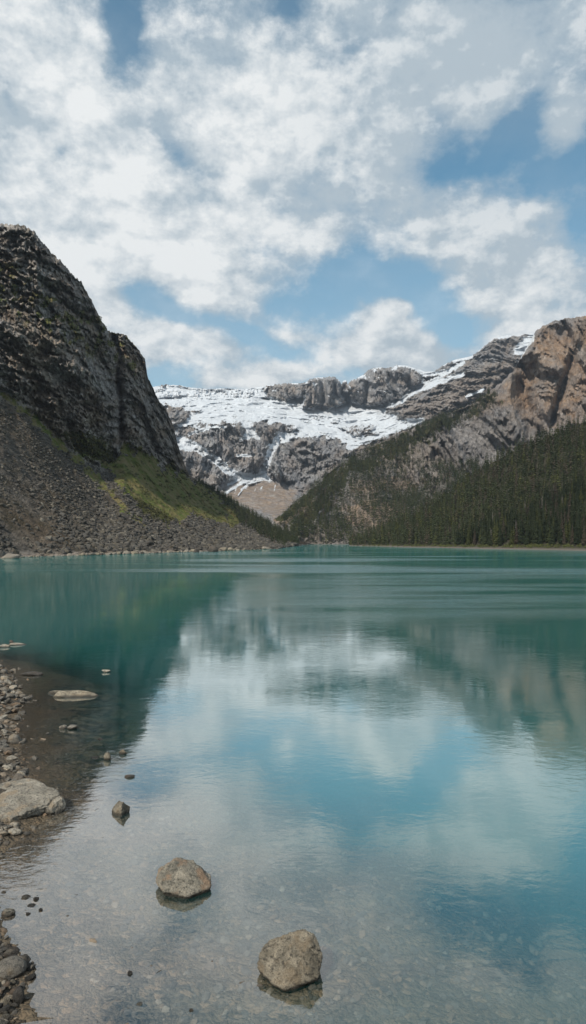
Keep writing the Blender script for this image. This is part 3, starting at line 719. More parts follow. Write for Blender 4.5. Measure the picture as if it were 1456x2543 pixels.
def sample(L, mask, n, R=rng, rmax=None):
    """random points on a landform, uniform in plan area, weighted by mask (rows x cols)"""
    P = L.P
    A = P[:-1, 1:]-P[:-1, :-1]; B = P[1:, :-1]-P[:-1, :-1]
    ar = np.abs(A[..., 0]*B[..., 1]-A[..., 1]*B[..., 0])*mask[:-1, :-1]
    if rmax: ar[rmax:] = 0
    c = np.cumsum(ar.ravel()); idx = np.searchsorted(c, R.random(n)*c[-1])
    idx = np.clip(idx, 0, ar.size-1)
    r_, c_ = np.unravel_index(idx, ar.shape)
    a, b = R.random(n)[:, None], R.random(n)[:, None]
    pts = P[r_, c_]*(1-a)*(1-b)+P[r_, c_+1]*a*(1-b)+P[r_+1, c_]*(1-a)*b+P[r_+1, c_+1]*a*b
    return pts, r_, c_, c[-1]

def proj(p): return CX+p[:, 0]/p[:, 1]*F, HY-(p[:, 2]-H)/p[:, 1]*F
def thin_out(pts, dist):
    """keep points at least dist apart (plan)"""
    cell = {}; keep = []
    for i, (x_, y_, _) in enumerate(pts):
        k = (int(x_//dist), int(y_//dist)); ok = True
        for a in (-1, 0, 1):
            for b in (-1, 0, 1):
                for j in cell.get((k[0]+a, k[1]+b), ()):
                    if (pts[j][0]-x_)**2+(pts[j][1]-y_)**2 < dist*dist: ok = False
        if ok: keep.append(i); cell.setdefault(k, []).append(i)
    return np.array(keep)

def merged_forest(name, pts, hs, kinds, label, cat, layers=11, per=6):
    """many small trees as one mass"""
    protos = []
    for sd in range(4):
        V, Fc = crown_np(1.0, .155, layers, per, 300+sd, .06, .08, .38, .85)
        protos.append((V, Fc))
    Vs, Fs, Ti, Mi = [], [], [], []; off = 0
    ang = rng.random(len(pts))*6.28; pk = rng.integers(0, 4, len(pts)); ti = rng.random(len(pts))
    for k in range(4):
        V, Fc = protos[k]
        sel = np.where(pk == k)[0]
        if not len(sel): continue
        ca, sa = np.cos(ang[sel])[:, None], np.sin(ang[sel])[:, None]; h = hs[sel][:, None]; wv = (.8+.5*rng.random(len(sel)))[:, None]
        x_ = (V[None, :, 0]*ca-V[None, :, 1]*sa)*h*wv+pts[sel, 0:1]; y_ = (V[None, :, 0]*sa+V[None, :, 1]*ca)*h*wv+pts[sel, 1:2]; z_ = V[None, :, 2]*h+pts[sel, 2:3]
        Vs.append(np.stack([x_, y_, z_], -1).reshape(-1, 3))
        Fs.append((Fc[None]+(np.arange(len(sel))*len(V))[:, None, None]).reshape(-1, 4)+off)
        Ti.append(np.repeat(ti[sel]*.8, len(V))); Mi.append(np.repeat(kinds[sel], len(Fc)))
        off += len(sel)*len(V)
    me = mesh_np(name, np.concatenate(Vs), np.concatenate(Fs), [M_green, M_olive_lit, M_brown], False, {'tint': np.concatenate(Ti)}, np.concatenate(Mi))
    return tag(link(name, me), label, cat, kind='stuff')

# right forest: 280 front trees as individuals, the rest as a mass
m = ((Lc.T > 1.12) & (Lc.T < 3.0)).astype(float)
pts, r_, c_, area = sample(Lc, m, 45000)
px, py = proj(pts)
ok = (px < 1620) & (px > 860)
pts = pts[ok]; pts = pts[thin_out(pts, 3.1)]
px, py = proj(pts)
clump = fbm(pts[:, 0]/28, pts[:, 1]/28, 0*pts[:, 0], 3)
keep = (clump > -.75) | (rng.random(len(pts)) < .35)
pts = pts[keep]; px = px[keep]; clump = clump[keep]
front = np.where((px > 930) & (px < 1452))[0]
front = front[np.argsort(pts[front, 1])][:280]
rest = np.ones(len(pts), bool); rest[front] = False
R = np.random.default_rng(5)
for i in front:
    q = R.random(); kind = 'green' if q < .66 else 'olive' if q < .80 else 'brown' if q < .955 else 'snag'
    tree(kind, int(R.integers(0, 9)), pts[i], .8+.6*R.random()**1.3, R.random()*6.28)
hs = (10+8*rng.random(rest.sum())**1.3)*np.interp(pts[rest, 1], [360, 620], [1.0, .9])
kd = rng.choice([0, 1, 2], rest.sum(), p=[.72, .14, .14])
merged_forest('forest', pts[rest], hs, kd, 'dense dark conifer forest covering the lower right mountainside', 'forest')

# trees on the spur of the right mountain
wob = fbm(Lb.X/16, Lb.Y/16, 0*Lb.X+61, 4, .6)
T1 = [(700, 1352), (722, 1320), (760, 1278), (812, 1205), (838, 1162), (900, 1128), (1040, 1066), (1120, 1030), (1215, 985), (1225, 1000), (1120, 1060), (1045, 1100), (1010, 1140), (1080, 1160), (1180, 1150), (1180, 1352)]
den = sstep(-10, 10, polysd(Lb.X, Lb.Y, T1)+wob*16)
for poly, a_ in [([(855, 1262), (900, 1245), (990, 1250), (1015, 1290), (960, 1318), (880, 1312), (850, 1285)], .93), ([(845, 1190), (930, 1172), (1000, 1190), (1050, 1200), (1000, 1228), (900, 1228)], .82),
                 ([(1010, 1110), (1120, 1070), (1250, 1010), (1250, 1120), (1100, 1160), (1020, 1150)], .95), ([(870, 1318), (905, 1318), (895, 1345), (872, 1345)], .9)]:
    den *= 1-a_*sstep(-10, 10, polysd(Lb.X, Lb.Y, poly)+wob*22)
den = np.maximum(den, .30*sstep(-8, 8, polysd(Lb.X, Lb.Y, [(700, 1300), (770, 1225), (835, 1160), (860, 1160), (820, 1220), (760, 1290), (730, 1330)])+wob*14))
den *= (Lb.T < 3)
pts, r_, c_, area = sample(Lb, den, 110000)
pts = pts[thin_out(pts, 3.4)]
hs = 10+8*rng.random(len(pts)); hs *= np.interp(pts[:, 1], [850, 1300], [1.05, .85])
merged_forest('woodland', pts, hs, rng.choice([0, 1, 2], len(pts), p=[.75, .15, .1]), 'patchy conifer woodland on the brown spur above the far end of the lake', 'woodland', 8, 5)

# dark strip of trees at the foot of the left mountain
T2 = [(482, 1192), (505, 1200), (545, 1226), (600, 1262), (680, 1308), (738, 1338), (738, 1352), (690, 1352), (650, 1334), (600, 1300), (575, 1268), (540, 1232)]
den = sstep(-3, 3, polysd(Lm.X, Lm.Y, T2)+fbm(Lm.X/14, Lm.Y/14, 0*Lm.X+5, 3)*6)*(Lm.T < 4.1)
pts, r_, c_, area = sample(Lm, den, 6000)
pts = pts[thin_out(pts, 3.2)]
hs = 6.5+5*rng.random(len(pts)); hs *= np.interp(proj(pts)[0], [480, 560], [.6, 1])
merged_forest('wood', pts, hs, rng.choice([0, 1, 2], len(pts), p=[.8, .15, .05]), 'narrow dark wood along the foot of the left mountain where it meets the far shore', 'woodland', 9, 5)

# low shrubs: leaf clumps
def shrubs(name, pts, rs, mat, label, cat):
    Vs, Fs = [], []; off = 0
    for p_, r0 in zip(pts, rs):
        n = 26
        c = rng.normal(size=(n, 3)); c /= np.linalg.norm(c, axis=1)[:, None]; c *= (rng.random((n, 1))**.4)*r0; c[:, 2] = np.abs(c[:, 2])*.7
        d1 = rng.normal(size=(n, 3)); d1 *= (.3*r0/np.linalg.norm(d1, axis=1))[:, None]; d2 = rng.normal(size=(n, 3)); d2 *= (.3*r0/np.linalg.norm(d2, axis=1))[:, None]
        c += p_
        Vs.append(np.stack([c, c+d1, c+d1+d2, c+d2], 1).reshape(-1, 3)); Fs.append(np.arange(n*4).reshape(-1, 4)+off); off += n*4
    V = np.concatenate(Vs)
    return tag(link(name, mesh_np(name, V, np.concatenate(Fs), [mat], False, {'tint': rng.random(len(V)//4).repeat(4)})), label, cat, kind='stuff')
M_shrub = needle_mat('willow scrub leaves', (.03, .038, .014), (.085, .095, .032))
M_scrub = needle_mat('dark alder scrub leaves', (.022, .026, .014), (.07, .07, .03))
pts, *_ = sample(Lc, ((Lc.T > 1.035) & (Lc.T < 1.14)).astype(float), 900)
px, _ = proj(pts); pts = pts[(px > 900) & (px < 1500)]
shrubs('undergrowth', pts, .6+1.3*rng.random(len(pts)), M_shrub, 'low yellow green shrubs between the forest and the right shore', 'undergrowth')
brushm = sstep(-8, 8, polysd(Lm.X, Lm.Y, [(150, 1075), (200, 1070), (262, 1100), (292, 1135), (262, 1152), (190, 1118)]))
brushm += sstep(-5, 5, polysd(Lm.X, Lm.Y, [(330, 1235), (380, 1262), (430, 1290), (415, 1302), (360, 1285)]))*1.5
brushm += .10*(Lm.grass > .5)*(Lm.T > 1.5)*(Lm.X < 600)
pts, *_ = sample(Lm, brushm, 2600)
shrubs('scrub', pts, .7+1.5*rng.random(len(pts)), M_scrub, 'dark low scrub growing on the ledges and grass of the left mountain', 'scrub')

# ------------------------------------------------------------------ rocks
def ico(sub):
    bm = bmesh.new(); bmesh.ops.create_icosphere(bm, subdivisions=sub, radius=1)
    V = np.array([v.co[:] for v in bm.verts]); Fc = np.array([[v.index for v in f.verts] for f in bm.faces]); bm.free()
    return V, Fc
ICO = {s: ico(s) for s in (1, 2, 3, 5)}
def rock_np(sub, seed, cuts=9, rough=.05, lo=.55, hi=.9, planes=()):
    V, Fc = ICO[sub]; V = V.copy(); R = np.random.default_rng(seed)
    pl = [(np.array(n, float)/np.linalg.norm(n), d) for n, d in planes]
    for _ in range(cuts):
        n = R.normal(size=3); n /= np.linalg.norm(n); pl.append((n, lo+(hi-lo)*R.random()))
    for _ in (0, 1):
      for n, d in pl:
        e = V@n-d; V = V-np.where(e > 0, e*.97, 0)[:, None]*n
    o = R.random(3)*50
    if sub >= 3:
        nn = V/np.linalg.norm(V, axis=1)[:, None]
        q = V*1.6+o; q2 = V*6+o
        dd = fbm(q[:, 0], q[:, 1], q[:, 2], 3)*rough*1.5+(ridged(q2[:, 0], q2[:, 1], q2[:, 2], 4, .6)-.6)*rough*1.3
        V = V+nn*dd[:, None]
    return V, Fc

def stone_mat(name, a, b, c, warm, wet=True, scale=7.0):
    m, g = new_mat(name)
    geo_ = g.n('ShaderNodeNewGeometry'); P = geo_.outputs['Position']; O = P
    rnd = g.n('ShaderNodeObjectInfo').outputs['Random']
    n1_ = g.noise(O, scale*.45, 6, .65, .3); n2_ = g.noise(O, scale*2.5, 8, .75); n3_ = g.noise(O, scale*9, 4, .7)
    col = g.mix(g.mr(n1_, .32, .68, smooth=True), a, b)
    col = g.mix(g.mr(n2_, .5, .6, 0, .9), col, c)
    col = g.mix(g.mr(g.noise(O, scale*.6, 3), .5, .66, 0, .75, True), col, warm)
    col = g.mix(g.mr(n3_, .3, .7), g.mix(1.0, col, (.55, .55, .55), 'MULTIPLY'), g.mix(1.0, col, (1.4, 1.4, 1.4), 'MULTIPLY'))
    spk = g.n('ShaderNodeTexVoronoi', {'Vector': O, 'Scale': scale*7}).outputs['Distance']
    col = g.mix(g.mr(spk, .12, .25, .55, 0), col, (.035, .035, .033))
    col = g.mix(g.math('MULTIPLY', rnd, .45), col, g.mix(1.0, col, (.5, .5, .5), 'MULTIPLY'))
    rough = .88
    if wet:   # the stone is wet just above and below the waterline
        z_ = g.math('ADD', g.n('ShaderNodeSeparateXYZ', {0: P}).outputs[2], g.math('MULTIPLY', g.math('SUBTRACT', n1_, .5), .06))
        wt = g.mr(z_, .03, .10, 1, 0, True)
        col = g.mix(g.math('MULTIPLY', wt, .82), col, (.018, .016, .013)); rough = g.mr(wt, 0, 1, .88, .35)
    col = g.mix(1.0, col, (1.0, .97, .92), 'MULTIPLY')
    finish(g, col, rough, bump(g, g.math('ADD', g.math('MULTIPLY', n2_, 1.6), g.math('MULTIPLY', n3_, .35)), .9, .05), .4)
    return m
M_st = {'grey': stone_mat('grey granite', (.15, .14, .125), (.30, .28, .25), (.08, .08, .076), (.25, .2, .14)),
        'tan': stone_mat('tan lichened granite', (.16, .145, .115), (.38, .34, .27), (.05, .047, .042), (.23, .185, .13)),
        'orange': stone_mat('granite with orange face', (.15, .145, .125), (.34, .315, .265), (.06, .062, .055), (.29, .20, .135)),
        'dark': stone_mat('dark wet stone', (.05, .048, .045), (.11, .1, .092), (.03, .03, .03), (.14, .1, .07)),
        'pale': stone_mat('pale dry stone', (.27, .255, .22), (.50, .465, .40), (.11, .10, .09), (.40, .32, .23))}

def stone(name, Xc, Yb, wpx, hpx, mat, label, cat, group=None, sub=3, seed=1, cuts=9, depth=.85, sink=.35, rz=None, planes=(), rough=.05, zbase=0.0, lo=.55, hi=.9, tilt=(0, 0)):
    """a stone whose water or ground line shows at row Yb, wpx wide and hpx tall in the measured units"""
    d = (H-zbase)*F/(Yb-HY)
    w = wpx/F*d; dep = w*depth
    slope = (Yb-HY)/F
    vis = hpx/F*d                                   # seen height = height + the part of the top seen from above
    hh = max(vis-dep*.45*slope, vis*.45)
    V, Fc = rock_np(sub, seed, cuts, rough, lo, hi, planes)
    if rz is None: rz = (seed*2.399) % 6.283
    if not planes:
        c, s = math.cos(rz), math.sin(rz); V = V@np.array([[c, s, 0], [-s, c, 0], [0, 0, 1]])
    V = V-(V.max(0)+V.min(0))/2; V = V/((V.max(0)-V.min(0))/2)
    tot = hh*(1+sink)
    V = V*np.array([w/2, dep/2, tot/2]); V[:, 2] += tot/2-hh*sink
    V[:, 2] += V[:, 0]*tilt[0]+V[:, 1]*tilt[1]
    me = mesh_np(name, V, Fc, [M_st[mat]], sub >= 3)
    o = link(name, me); o.location = ((Xc-CX)/F*d, d+dep*.42, zbase)
    return tag(o, label, cat, group)

def hull_boulder(pts, Xc, Yb, mat, label, seed):
    bm = bmesh.new()
    for p_ in pts: bm.verts.new(p_)
    hr = bmesh.ops.convex_hull(bm, input=bm.verts)
    bmesh.ops.delete(bm, geom=[e for e in hr['geom_interior'] if isinstance(e, bmesh.types.BMVert)], context='VERTS')
    bmesh.ops.triangulate(bm, faces=bm.faces)
    for cuts_, sm in ((1, 0), (1, 0), (2, 1)):
        bmesh.ops.subdivide_edges(bm, edges=bm.edges[:], cuts=cuts_, use_grid_fill=True)
        for _ in range(sm): bmesh.ops.smooth_vert(bm, verts=bm.verts, factor=.5, use_axis_x=True, use_axis_y=True, use_axis_z=True)
    bmesh.ops.triangulate(bm, faces=bm.faces)
    bmesh.ops.subdivide_edges(bm, edges=bm.edges[:], cuts=1, use_grid_fill=True)
    bmesh.ops.triangulate(bm, faces=bm.faces)
    bm.normal_update()
    V = np.array([v.co[:] for v in bm.verts]); N = np.array([v.normal[:] for v in bm.verts])
    o_ = seed*3.7
    q = V*4+o_; q2 = V*14+o_; q3 = V*40+o_
    dd = fbm(q[:, 0], q[:, 1], q[:, 2], 3)*.020 - (ridged(q2[:, 0], q2[:, 1], q2[:, 2], 3, .5)-.6)*.020 + fbm(q3[:, 0], q3[:, 1], q3[:, 2], 2)*.004
    st_ = np.abs(np.sin((V[:, 0]*.5+V[:, 2]*1.2+V[:, 1]*.4+.05*fbm(q[:, 0], q[:, 1], q[:, 2], 2))*16)); dd -= .010*(st_ < .18)
    V = V+N*dd[:, None]
    Fc = np.array([[v.index for v in f.verts] for f in bm.faces]); bm.free()
    o = link('boulder', mesh_np('boulder', V, Fc, [M_st[mat]], True))
    d = H*F/(Yb-HY); o.location = ((Xc-CX)/F*d, d+.36, 0)
    return tag(o, label, 'boulder')
hull_boulder([(-.22, .0, -.3), (-.06, -.16, -.3), (.24, -.05, -.3), (.24, .3, -.3), (-.2, .3, -.3), (-.45, -.02, 0.097), (-.43, .02, 0.227), (-.30, .18, 0.34), (-.22, -.34, 0.081), (-.05, -.44, 0.048), (.05, -.36, 0.194),
              (.20, .16, 0.534), (.36, .12, 0.47), (.30, -.08, 0.453), (.10, -.08, 0.405), (-.08, .14, 0.445), (.46, -.05, 0.275), (.46, .1, 0.162), (.40, -.22, 0.081), (.34, .38, 0.243)], 718, 2458, 'tan',
             'large tan boulder standing in the shallows, nearest to the camera', 4)
hull_boulder([(-.22, 0, -.3), (-.12, -.12, -.3), (.1, -.14, -.3), (.26, -.05, -.3), (.25, .25, -.3), (-.15, .3, -.3), (-.50, .05, 0.106), (-.44, .1, 0.296), (-.30, -.32, 0.113), (.12, -.42, 0.056), (.50, -.12, 0.07), (.46, .15, 0.141),
              (-.12, .2, 0.436), (-.24, .02, 0.38), (.12, .15, 0.408), (.06, -.16, 0.324), (.32, .05, 0.282), (-.36, -.12, 0.239), (.1, .45, 0.211)], 447, 2232, 'orange',
             'rounded grey boulder with an orange stained right face, standing in the shallows', 9)
stone('rock', 295, 2026, 44, 38, 'tan', 'small pointed rock with a dark right side, alone off the flat boulders', 'rock', sub=5, seed=15, cuts=4, depth=.9, sink=.4, planes=[((-.6, -.3, .7), .42), ((.85, -.4, .1), .5), ((-.3, -.9, .2), .6)])
stone('rock', 265, 1888, 18, 20, 'tan', 'small egg shaped rock standing upright in the water, the left of two close together', 'rock', sub=3, seed=21, cuts=3, lo=.75)
stone('rock', 304, 1874, 20, 13, 'tan', 'small square rock in the water, to the right of an egg shaped one', 'rock', sub=3, seed=22, cuts=6)
stone('rock', 320, 1933, 26, 9, 'orange', 'small flat brown rock just breaking the water beside a pale submerged slab', 'rock', sub=3, seed=23)
stone('slab', 275, 1948, 66, 13, 'pale', 'pale slab just under the water, left of a small flat brown rock', 'rock', sub=3, seed=24, cuts=6, sink=3.0, depth=.6)
bpy.data.objects['slab'].location.z = -.06
stone('slab', 184, 1733, 116, 19, 'tan', 'long low tan slab lying in the shallow water, the longest rock off the left shore', 'rock', sub=5, seed=25, cuts=7, depth=.42, sink=1.0, lo=.5, hi=.8)
stone('slab', 135, 1724, 42, 10, 'tan', 'short low slab touching the left end of the long tan slab', 'rock', sub=3, seed=26, cuts=7, depth=.5, sink=1.0)
stone('rock', 154, 1811, 20, 11, 'pale', 'small white topped rock, the left one of a pair in the shallows', 'rock', sub=3, seed=27, cuts=4)
stone('rock', 177, 1812, 25, 12, 'grey', 'small grey angular rock, the right one of a pair in the shallows', 'rock', sub=3, seed=28)
stone('rock', 262, 1670, 22, 8, 'pale', 'small pale flat rock far out, alone in the turquoise water', 'rock', sub=3, seed=29, depth=.6)
stone('slab', 74, 1678, 60, 11, 'dark', 'dark brown slab barely above water at the upper end of the near shore', 'rock', sub=3, seed=30, depth=.5, sink=1.0)
stone('slab', 40, 1603, 46, 7, 'pale', 'flat pale slab in the water by the left edge, farthest of the near rocks', 'rock', sub=3, seed=31, depth=.5, sink=1.0)
stone('rock', 27, 1598, 11, 9, 'dark', 'small dark stone at the left end of the farthest flat pale slab', 'rock', sub=3, seed=32)
stone('slab', 5, 1608, 36, 9, 'pale', 'pale slab cut by the left edge, beside the farthest flat slab', 'rock', sub=3, seed=33, depth=.5, sink=1.0)
# the big flat boulders of the near shore
stone('boulder', 28, 2050, 168, 88, 'pale', 'broad flat pale boulder on the left shore, largest of the near shore', 'boulder', sub=5, seed=41, cuts=6, depth=1.1, sink=.5, rough=.07, planes=[((.15, -.35, .9), .42), ((.7, -.5, .4), .68)], lo=.65, hi=.9)
stone('boulder', 120, 2024, 66, 44, 'pale', 'rounded pale boulder touching the right side of the broad flat shore boulder', 'boulder', sub=5, seed=42, cuts=5, depth=.9, sink=.45, rough=.06, planes=[((-.1, -.3, .9), .55), ((.8, -.5, .2), .7)], lo=.7, hi=.9)
stone('boulder', 30, 1985, 120, 42, 'pale', 'low pale boulder behind the broad flat one on the left shore', 'boulder', sub=5, seed=43, cuts=6, depth=.9, sink=.5, rough=.06, planes=[((.1, -.3, .9), .5)], lo=.65, hi=.9)
stone('boulder', 14, 2440, 76, 62, 'grey', 'smooth rounded grey boulder among the dark stones, lower left shore', 'boulder', sub=5, seed=44, cuts=2, depth=.95, sink=.35, rough=.03, lo=.85, hi=.95)
stone('rock', 42, 2497, 30, 46, 'dark', 'rounded dark brown rock in the bottom left corner cluster', 'rock', sub=3, seed=45, cuts=3, lo=.75)
stone('rock', 16, 2278, 34, 20, 'orange', 'low reddish rock half out of the water by the left edge, above the lower stones', 'rock', sub=3, seed=46, cuts=4, lo=.7)
stone('rock', 33, 1850, 34, 30, 'grey', 'blocky grey rock with a bright top on the shore by the brown shallows', 'rock', sub=3, seed=47)
stone('rock', 24, 1893, 36, 18, 'pale', 'jagged pale rock just below the blocky grey shore rock', 'rock', sub=3, seed=48)
for i, (X_, Y_, w_, h_, mt, lb) in enumerate([
    (68, 2272, 13, 7, 'dark', 'tiny dark stone alone in the water right of the reddish rock'),
    (62, 2232, 22, 9, 'orange', 'small brown stone, left one of the little group in the lower left shallows'),
    (88, 2236, 14, 8, 'dark', 'small dark stone, right one of the little group in the lower left shallows'),
    (100, 2262, 11, 7, 'dark', 'tiny black stone at the lower end of the little group in the shallows'),
    (76, 2252, 20, 5, 'dark', 'thin dark stone barely showing in the middle of the little group'),
    (8, 2218, 12, 5, 'orange', 'tiny brown stone at the left edge above the little group'),
    (322, 2421, 13, 10, 'dark', 'tiny dark pointed stone in open shallows left of the large tan boulder'),
    (345, 2497, 16, 7, 'pale', 'tiny pale flat stone near the bottom of the shallows'),
    (475, 2512, 12, 7, 'orange', 'tiny brown stone near the bottom, left of the large tan boulder'),
    (235, 1884, 20, 5, 'dark', 'thin dark stone at the edge of the brown shallows by the egg shaped rock'),
    (247, 1838, 14, 6, 'dark', 'small dark stone near the right limit of the brown shallows'),
    (118, 1822, 12, 4, 'pale', 'tiny pale stone left of the white topped pair')]):
    stone('stone', X_, Y_, w_, h_, mt, lb, 'stone', sub=3, seed=60+i, sink=.6)

# shore stones: many alike, individual objects sharing a few meshes
def scatter_stones(n, gen, mats, label, cat, group, name, seed, protos=5, tall=.6):
    R = np.random.default_rng(seed); cache = []
    for k in range(protos):
        for mt in mats:
            V, Fc = rock_np(3, seed*10+k, 8, .06, .5, .88)
            cache.append((mesh_np(name, V, Fc, [M_st[mt]], True), mt))
    for i in range(n):
        x_, y_, z_, s = gen(R)
        me, mt = cache[int(R.integers(0, len(cache)))]
        o = link(name, me); o.location = (x_, y_, z_+s*.12)
        o.scale = (s*(.8+.5*R.random()), s*(.7+.4*R.random()), s*tall*(.6+.6*R.random())); o.rotation_euler = (R.normal()*.25, R.normal()*.25, R.random()*6.28)
        tag(o, label, cat, group)
def ground_z(x_, y_):
    a = np.array([x_]); b = np.array([y_]); sd = shore_sd(a, b)
    return float(-depth_of(a, b, sd)[0])
def gen_px(poly, smin, smax):
    P_ = np.array(poly, float)
    def f(R):
        while True:
            X_ = P_[:, 0].min()+R.random()*np.ptp(P_[:, 0]); Y_ = P_[:, 1].min()+R.random()*np.ptp(P_[:, 1])
            if polysd(np.array([X_]), np.array([Y_]), poly)[0] > 0: break
        x_, y_ = gpt(X_, Y_); s = (smin+(smax-smin)*R.random()**1.8)/2/F*y_
        return x_, y_, max(ground_z(x_, y_), -.02), s*1.25
    return f
scatter_stones(60, gen_px([(-25, 2345), (25, 2350), (58, 2385), (86, 2385), (82, 2420), (68, 2440), (62, 2400), (40, 2385), (-25, 2400)], 9, 26), ['dark', 'grey'], 'small dark wet stone in the pile above the smooth rounded boulder, lower left shore', 'stone', 'dark stones above the rounded boulder', 'stone', 71)
scatter_stones(58, gen_px([(-25, 2455), (30, 2450), (46, 2470), (50, 2543), (20, 2590), (-25, 2590)], 9, 30), ['dark', 'grey', 'tan'], 'small mottled stone in the pile filling the bottom left corner', 'stone', 'stones in the bottom left corner', 'stone', 72)
scatter_stones(34, gen_px([(-20, 2045), (50, 2055), (30, 2085), (-20, 2120)], 8, 28), ['grey', 'pale'], 'small grey stone at the water edge just below the broad flat boulder', 'stone', 'stones below the broad flat boulder', 'stone', 73)
scatter_stones(36, gen_px([(-20, 1900), (30, 1905), (62, 1912), (60, 1950), (20, 1975), (-20, 1975)], 8, 26), ['grey', 'pale'], 'small pale stone between the broad flat boulder and the jagged pale rock', 'stone', 'stones above the broad flat boulder', 'stone', 74)
scatter_stones(34, gen_px([(-20, 1745), (12, 1750), (18, 1870), (-20, 1890)], 8, 30), ['grey', 'pale'], 'grey stone on the left edge of the brown shallows', 'stone', 'stones along the brown shallows', 'stone', 75)
scatter_stones(58, gen_px([(-20, 1655), (12, 1662), (26, 1700), (70, 1728), (62, 1742), (10, 1760), (-20, 1760)], 8, 24), ['grey', 'pale'], 'angular pale stone on the upper end of the near shore, beside the turquoise water', 'stone', 'stones on the upper end of the near shore', 'stone', 76)

# pebbles on the bed of the shallows (too many to count)
def stone_mass(name, pts, s3, mat, label, cat, sub=1, seed=3, kind='stuff', yaw=1.0, tilt=.35):
    protos = [rock_np(sub, seed+k, 7, .05, .55, .9) for k in range(6)]
    R = np.random.default_rng(seed); n = len(pts); pk = R.integers(0, 6, n); ang = (R.random(n)-.5)*6.28*yaw
    Vs, Fs, Ti = [], [], []; off = 0
    for k in range(6):
        V, Fc = protos[k]; sel = np.where(pk == k)[0]
        S_ = s3[sel]; x_ = V[None, :, 0]*S_[:, 0:1]; y_ = V[None, :, 1]*S_[:, 1:2]; z_ = V[None, :, 2]*S_[:, 2:3]
        a_, b_ = (R.normal(size=(2, len(sel), 1))*tilt)
        y2, z2 = y_*np.cos(a_)-z_*np.sin(a_), y_*np.sin(a_)+z_*np.cos(a_)
        x2, z3 = x_*np.cos(b_)+z2*np.sin(b_), -x_*np.sin(b_)+z2*np.cos(b_)
        c, s = np.cos(ang[sel])[:, None], np.sin(ang[sel])[:, None]
        W = np.stack([x2*c-y2*s+pts[sel, 0:1], x2*s+y2*c+pts[sel, 1:2], z3+pts[sel, 2:3]], -1)
        Vs.append(W.reshape(-1, 3)); Fs.append((Fc[None]+(np.arange(len(sel))*len(V))[:, None, None]).reshape(-1, 3)+off); off += W.shape[0]*W.shape[1]
        Ti.append(np.repeat(R.random(len(sel)), len(V)))
    return tag(link(name, mesh_np(name, np.concatenate(Vs), np.concatenate(Fs), [mat], False, {'tint': np.concatenate(Ti)})), label, cat, kind=kind)
def tinted(name, cols, scale):
    m, g = new_mat(name); P = g.n('ShaderNodeNewGeometry').outputs['Position']
    rmp = g.n('ShaderNodeValToRGB', {0: g.attr('tint')}); e = rmp.color_ramp.elements
    while len(e) < len(cols): e.new(.5)
    for i, c_ in enumerate(cols): e[i].position = i/(len(cols)-1); e[i].color = (*c_, 1)
    n_ = g.noise(P, scale, 5, .7)
    finish(g, g.mix(g.mr(n_, .3, .7), g.mix(1.0, rmp.outputs[0], (.6, .6, .6), 'MULTIPLY'), g.mix(1.0, rmp.outputs[0], (1.3, 1.3, 1.3), 'MULTIPLY')), .9); return m
M_peb = tinted('lake pebbles', [(.03, .028, .025), (.10, .09, .075), (.06, .055, .048), (.15, .13, .105), (.07, .06, .05), (.17, .12, .08), (.20, .175, .14)], 12)
M_bst = tinted('dark lake stones', [(.008, .008, .008), (.03, .026, .02), (.012, .012, .011), (.09, .072, .05), (.14, .11, .075)], 6)
M_scr = tinted('scree stones', [(.03, .028, .026), (.075, .069, .06), (.05, .045, .038), (.10, .093, .082), (.07, .06, .045), (.15, .135, .11)], 1.5)
R = np.random.default_rng(8); n = 9000
yy = 7.5+R.random(n)**1.5*13; xx = -6.5+R.random(n)*13.5
sd_ = shore_sd(xx, yy); ok = sd_ > -1.5; xx, yy, sd_ = xx[ok], yy[ok], sd_[ok]
zz = -depth_of(xx, yy, sd_)
sz = .02+.06*R.random(len(xx))**3*1.3; sz *= .9
ny = 5200; y2_ = 17+R.random(ny)*20; x2_ = -20+R.random(ny)*16; s2_ = shore_sd(x2_, y2_); k2_ = (s2_ > -3.5) & (s2_ < .7); ny = int(k2_.sum())
xx = np.concatenate([xx, x2_[k2_]]); yy = np.concatenate([yy, y2_[k2_]]); sd_ = np.concatenate([sd_, s2_[k2_]]); zz = -depth_of(xx, yy, sd_); sz = np.concatenate([sz, .04+.16*R.random(ny)**3])
s3 = np.stack([sz*(.8+.6*R.random(len(xx))), sz*(.8+.6*R.random(len(xx))), sz*.5], -1)
zz = np.where(sd_ > .12, np.minimum(zz, -.015-sz*.6), zz)
stone_mass('pebbles', np.stack([xx, yy, zz+sz*.15], -1), s3, M_peb, 'mixed brown and grey pebbles on the bed of the near shallows', 'pebbles')
# flat stones under the brown shallows, dark and crosswise to paint in shadow streaks too
R = np.random.default_rng(18); n = 2600
XX = 10+R.random(n)*290; YY = 1690+R.random(n)*300; yy = H*F/(YY-HY); xx = (XX-CX)/F*yy
sd_ = shore_sd(xx, yy); ok = (sd_ > .1) & (sd_ < 4.5); xx, yy, sd_ = xx[ok], yy[ok], sd_[ok]; zz = -depth_of(xx, yy, sd_)
sz = .035+.27*R.random(len(xx))**3.5
zz = np.minimum(zz, -.03-sz*.62)
stone_mass('bed_stones', np.stack([xx, yy, zz], -1), np.stack([sz*1.7, sz*.8, sz*.35], -1), M_bst, 'dark flat stones lying under the brown shallow water by the left shore', 'stones', seed=5, yaw=.15, tilt=.12)

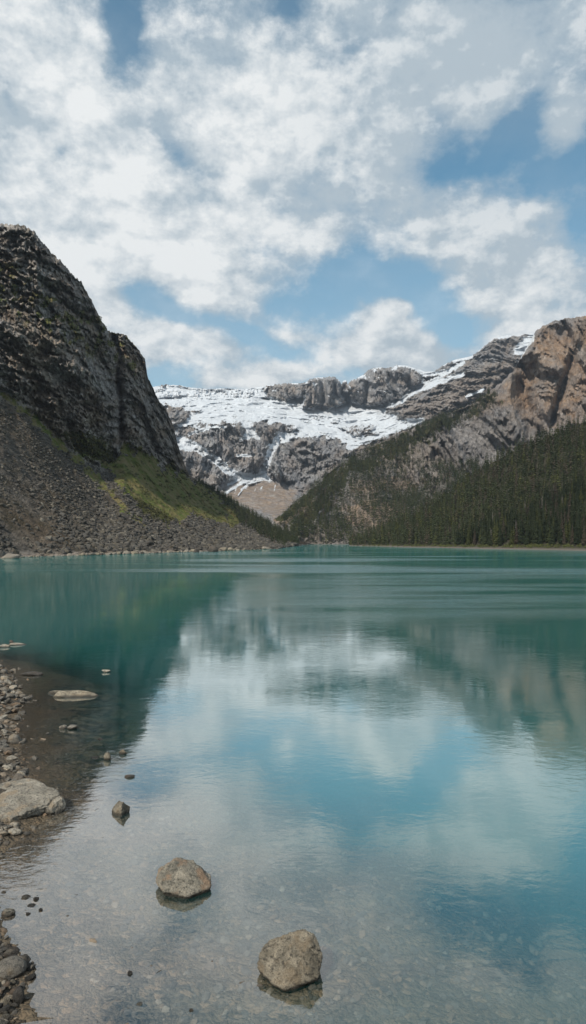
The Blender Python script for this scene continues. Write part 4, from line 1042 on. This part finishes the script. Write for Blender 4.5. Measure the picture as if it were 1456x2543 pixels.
# scree: loose stones over the lower left slope
chute = fbm((Lm.P[..., 1]*.7+Lm.P[..., 0])/22, Lm.P[..., 2]/90, Lm.P[..., 1]/60, 4)
pts, r_, c_, area = sample(Lm, Lm.scree*(Lm.X > -300)*np.interp(Lm.X, [-300, 0], [.3, 1])*sstep(-.9, .3, chute), 75000)
d_ = pts[:, 1]
sz = (.2+.8*rng.random(len(pts))**5*1.8)*np.interp(d_, [200, 400], [.5, .85])
low = np.interp(pts[:, 2], [0, 10, 25, 60], [2.1, 1.6, 1.1, .9]); sz = sz*low
s3 = np.stack([sz*(.8+.7*rng.random(len(sz))), sz*(.6+.5*rng.random(len(sz))), sz*(.45+.4*rng.random(len(sz)))], -1)
stone_mass('scree', pts, s3, M_scr, 'loose grey scree covering the lower slope of the left mountain down to the lake', 'scree', seed=9)
# bigger blocks along its waterline
cacheb = []
for k in range(5):
    for mt in ('tan', 'grey', 'dark'):
        V, Fc = rock_np(2, 400+k, 8, .06, .5, .85); cacheb.append(mesh_np('shore_rock', V, Fc, [M_st[mt]], False))
R = np.random.default_rng(31)
a = np.array(sorted(shore), float)
for i in range(110):
    X_ = -20+R.random()*700; Ys = np.interp(X_, a[:, 0], a[:, 1]); d = H*F/(Ys-HY)
    s = (.5+1.3*R.random()**2.5)*d/300
    o = link('shore_rock', cacheb[int(R.integers(0, 15))]); o.location = ((X_-CX)/F*d+R.normal()*.3, d-1+R.random()*3, .15*s)
    o.scale = (s*(1+.8*R.random()), s, s*(.5+.4*R.random())); o.rotation_euler = (R.normal()*.3, R.normal()*.3, R.random()*6.28)
    tag(o, 'block of rock at the waterline under the scree slope across the water', 'rock', 'rocks along the waterline of the scree')
for X_, w_, h_, lb in [(528, 26, 16, 'large dark block at the waterline under the scree, near the point'), (487, 16, 12, 'dark block at the waterline left of the largest one, under the scree'), (18, 50, 13, 'low tan slab at the waterline where the scree meets the left edge')]:
    Ys = np.interp(X_, a[:, 0], a[:, 1])+1.5
    stone('shore_boulder', X_, Ys, w_, h_, 'dark' if X_ > 100 else 'grey', lb, 'boulder', sub=3, seed=int(X_), cuts=8, sink=.3)
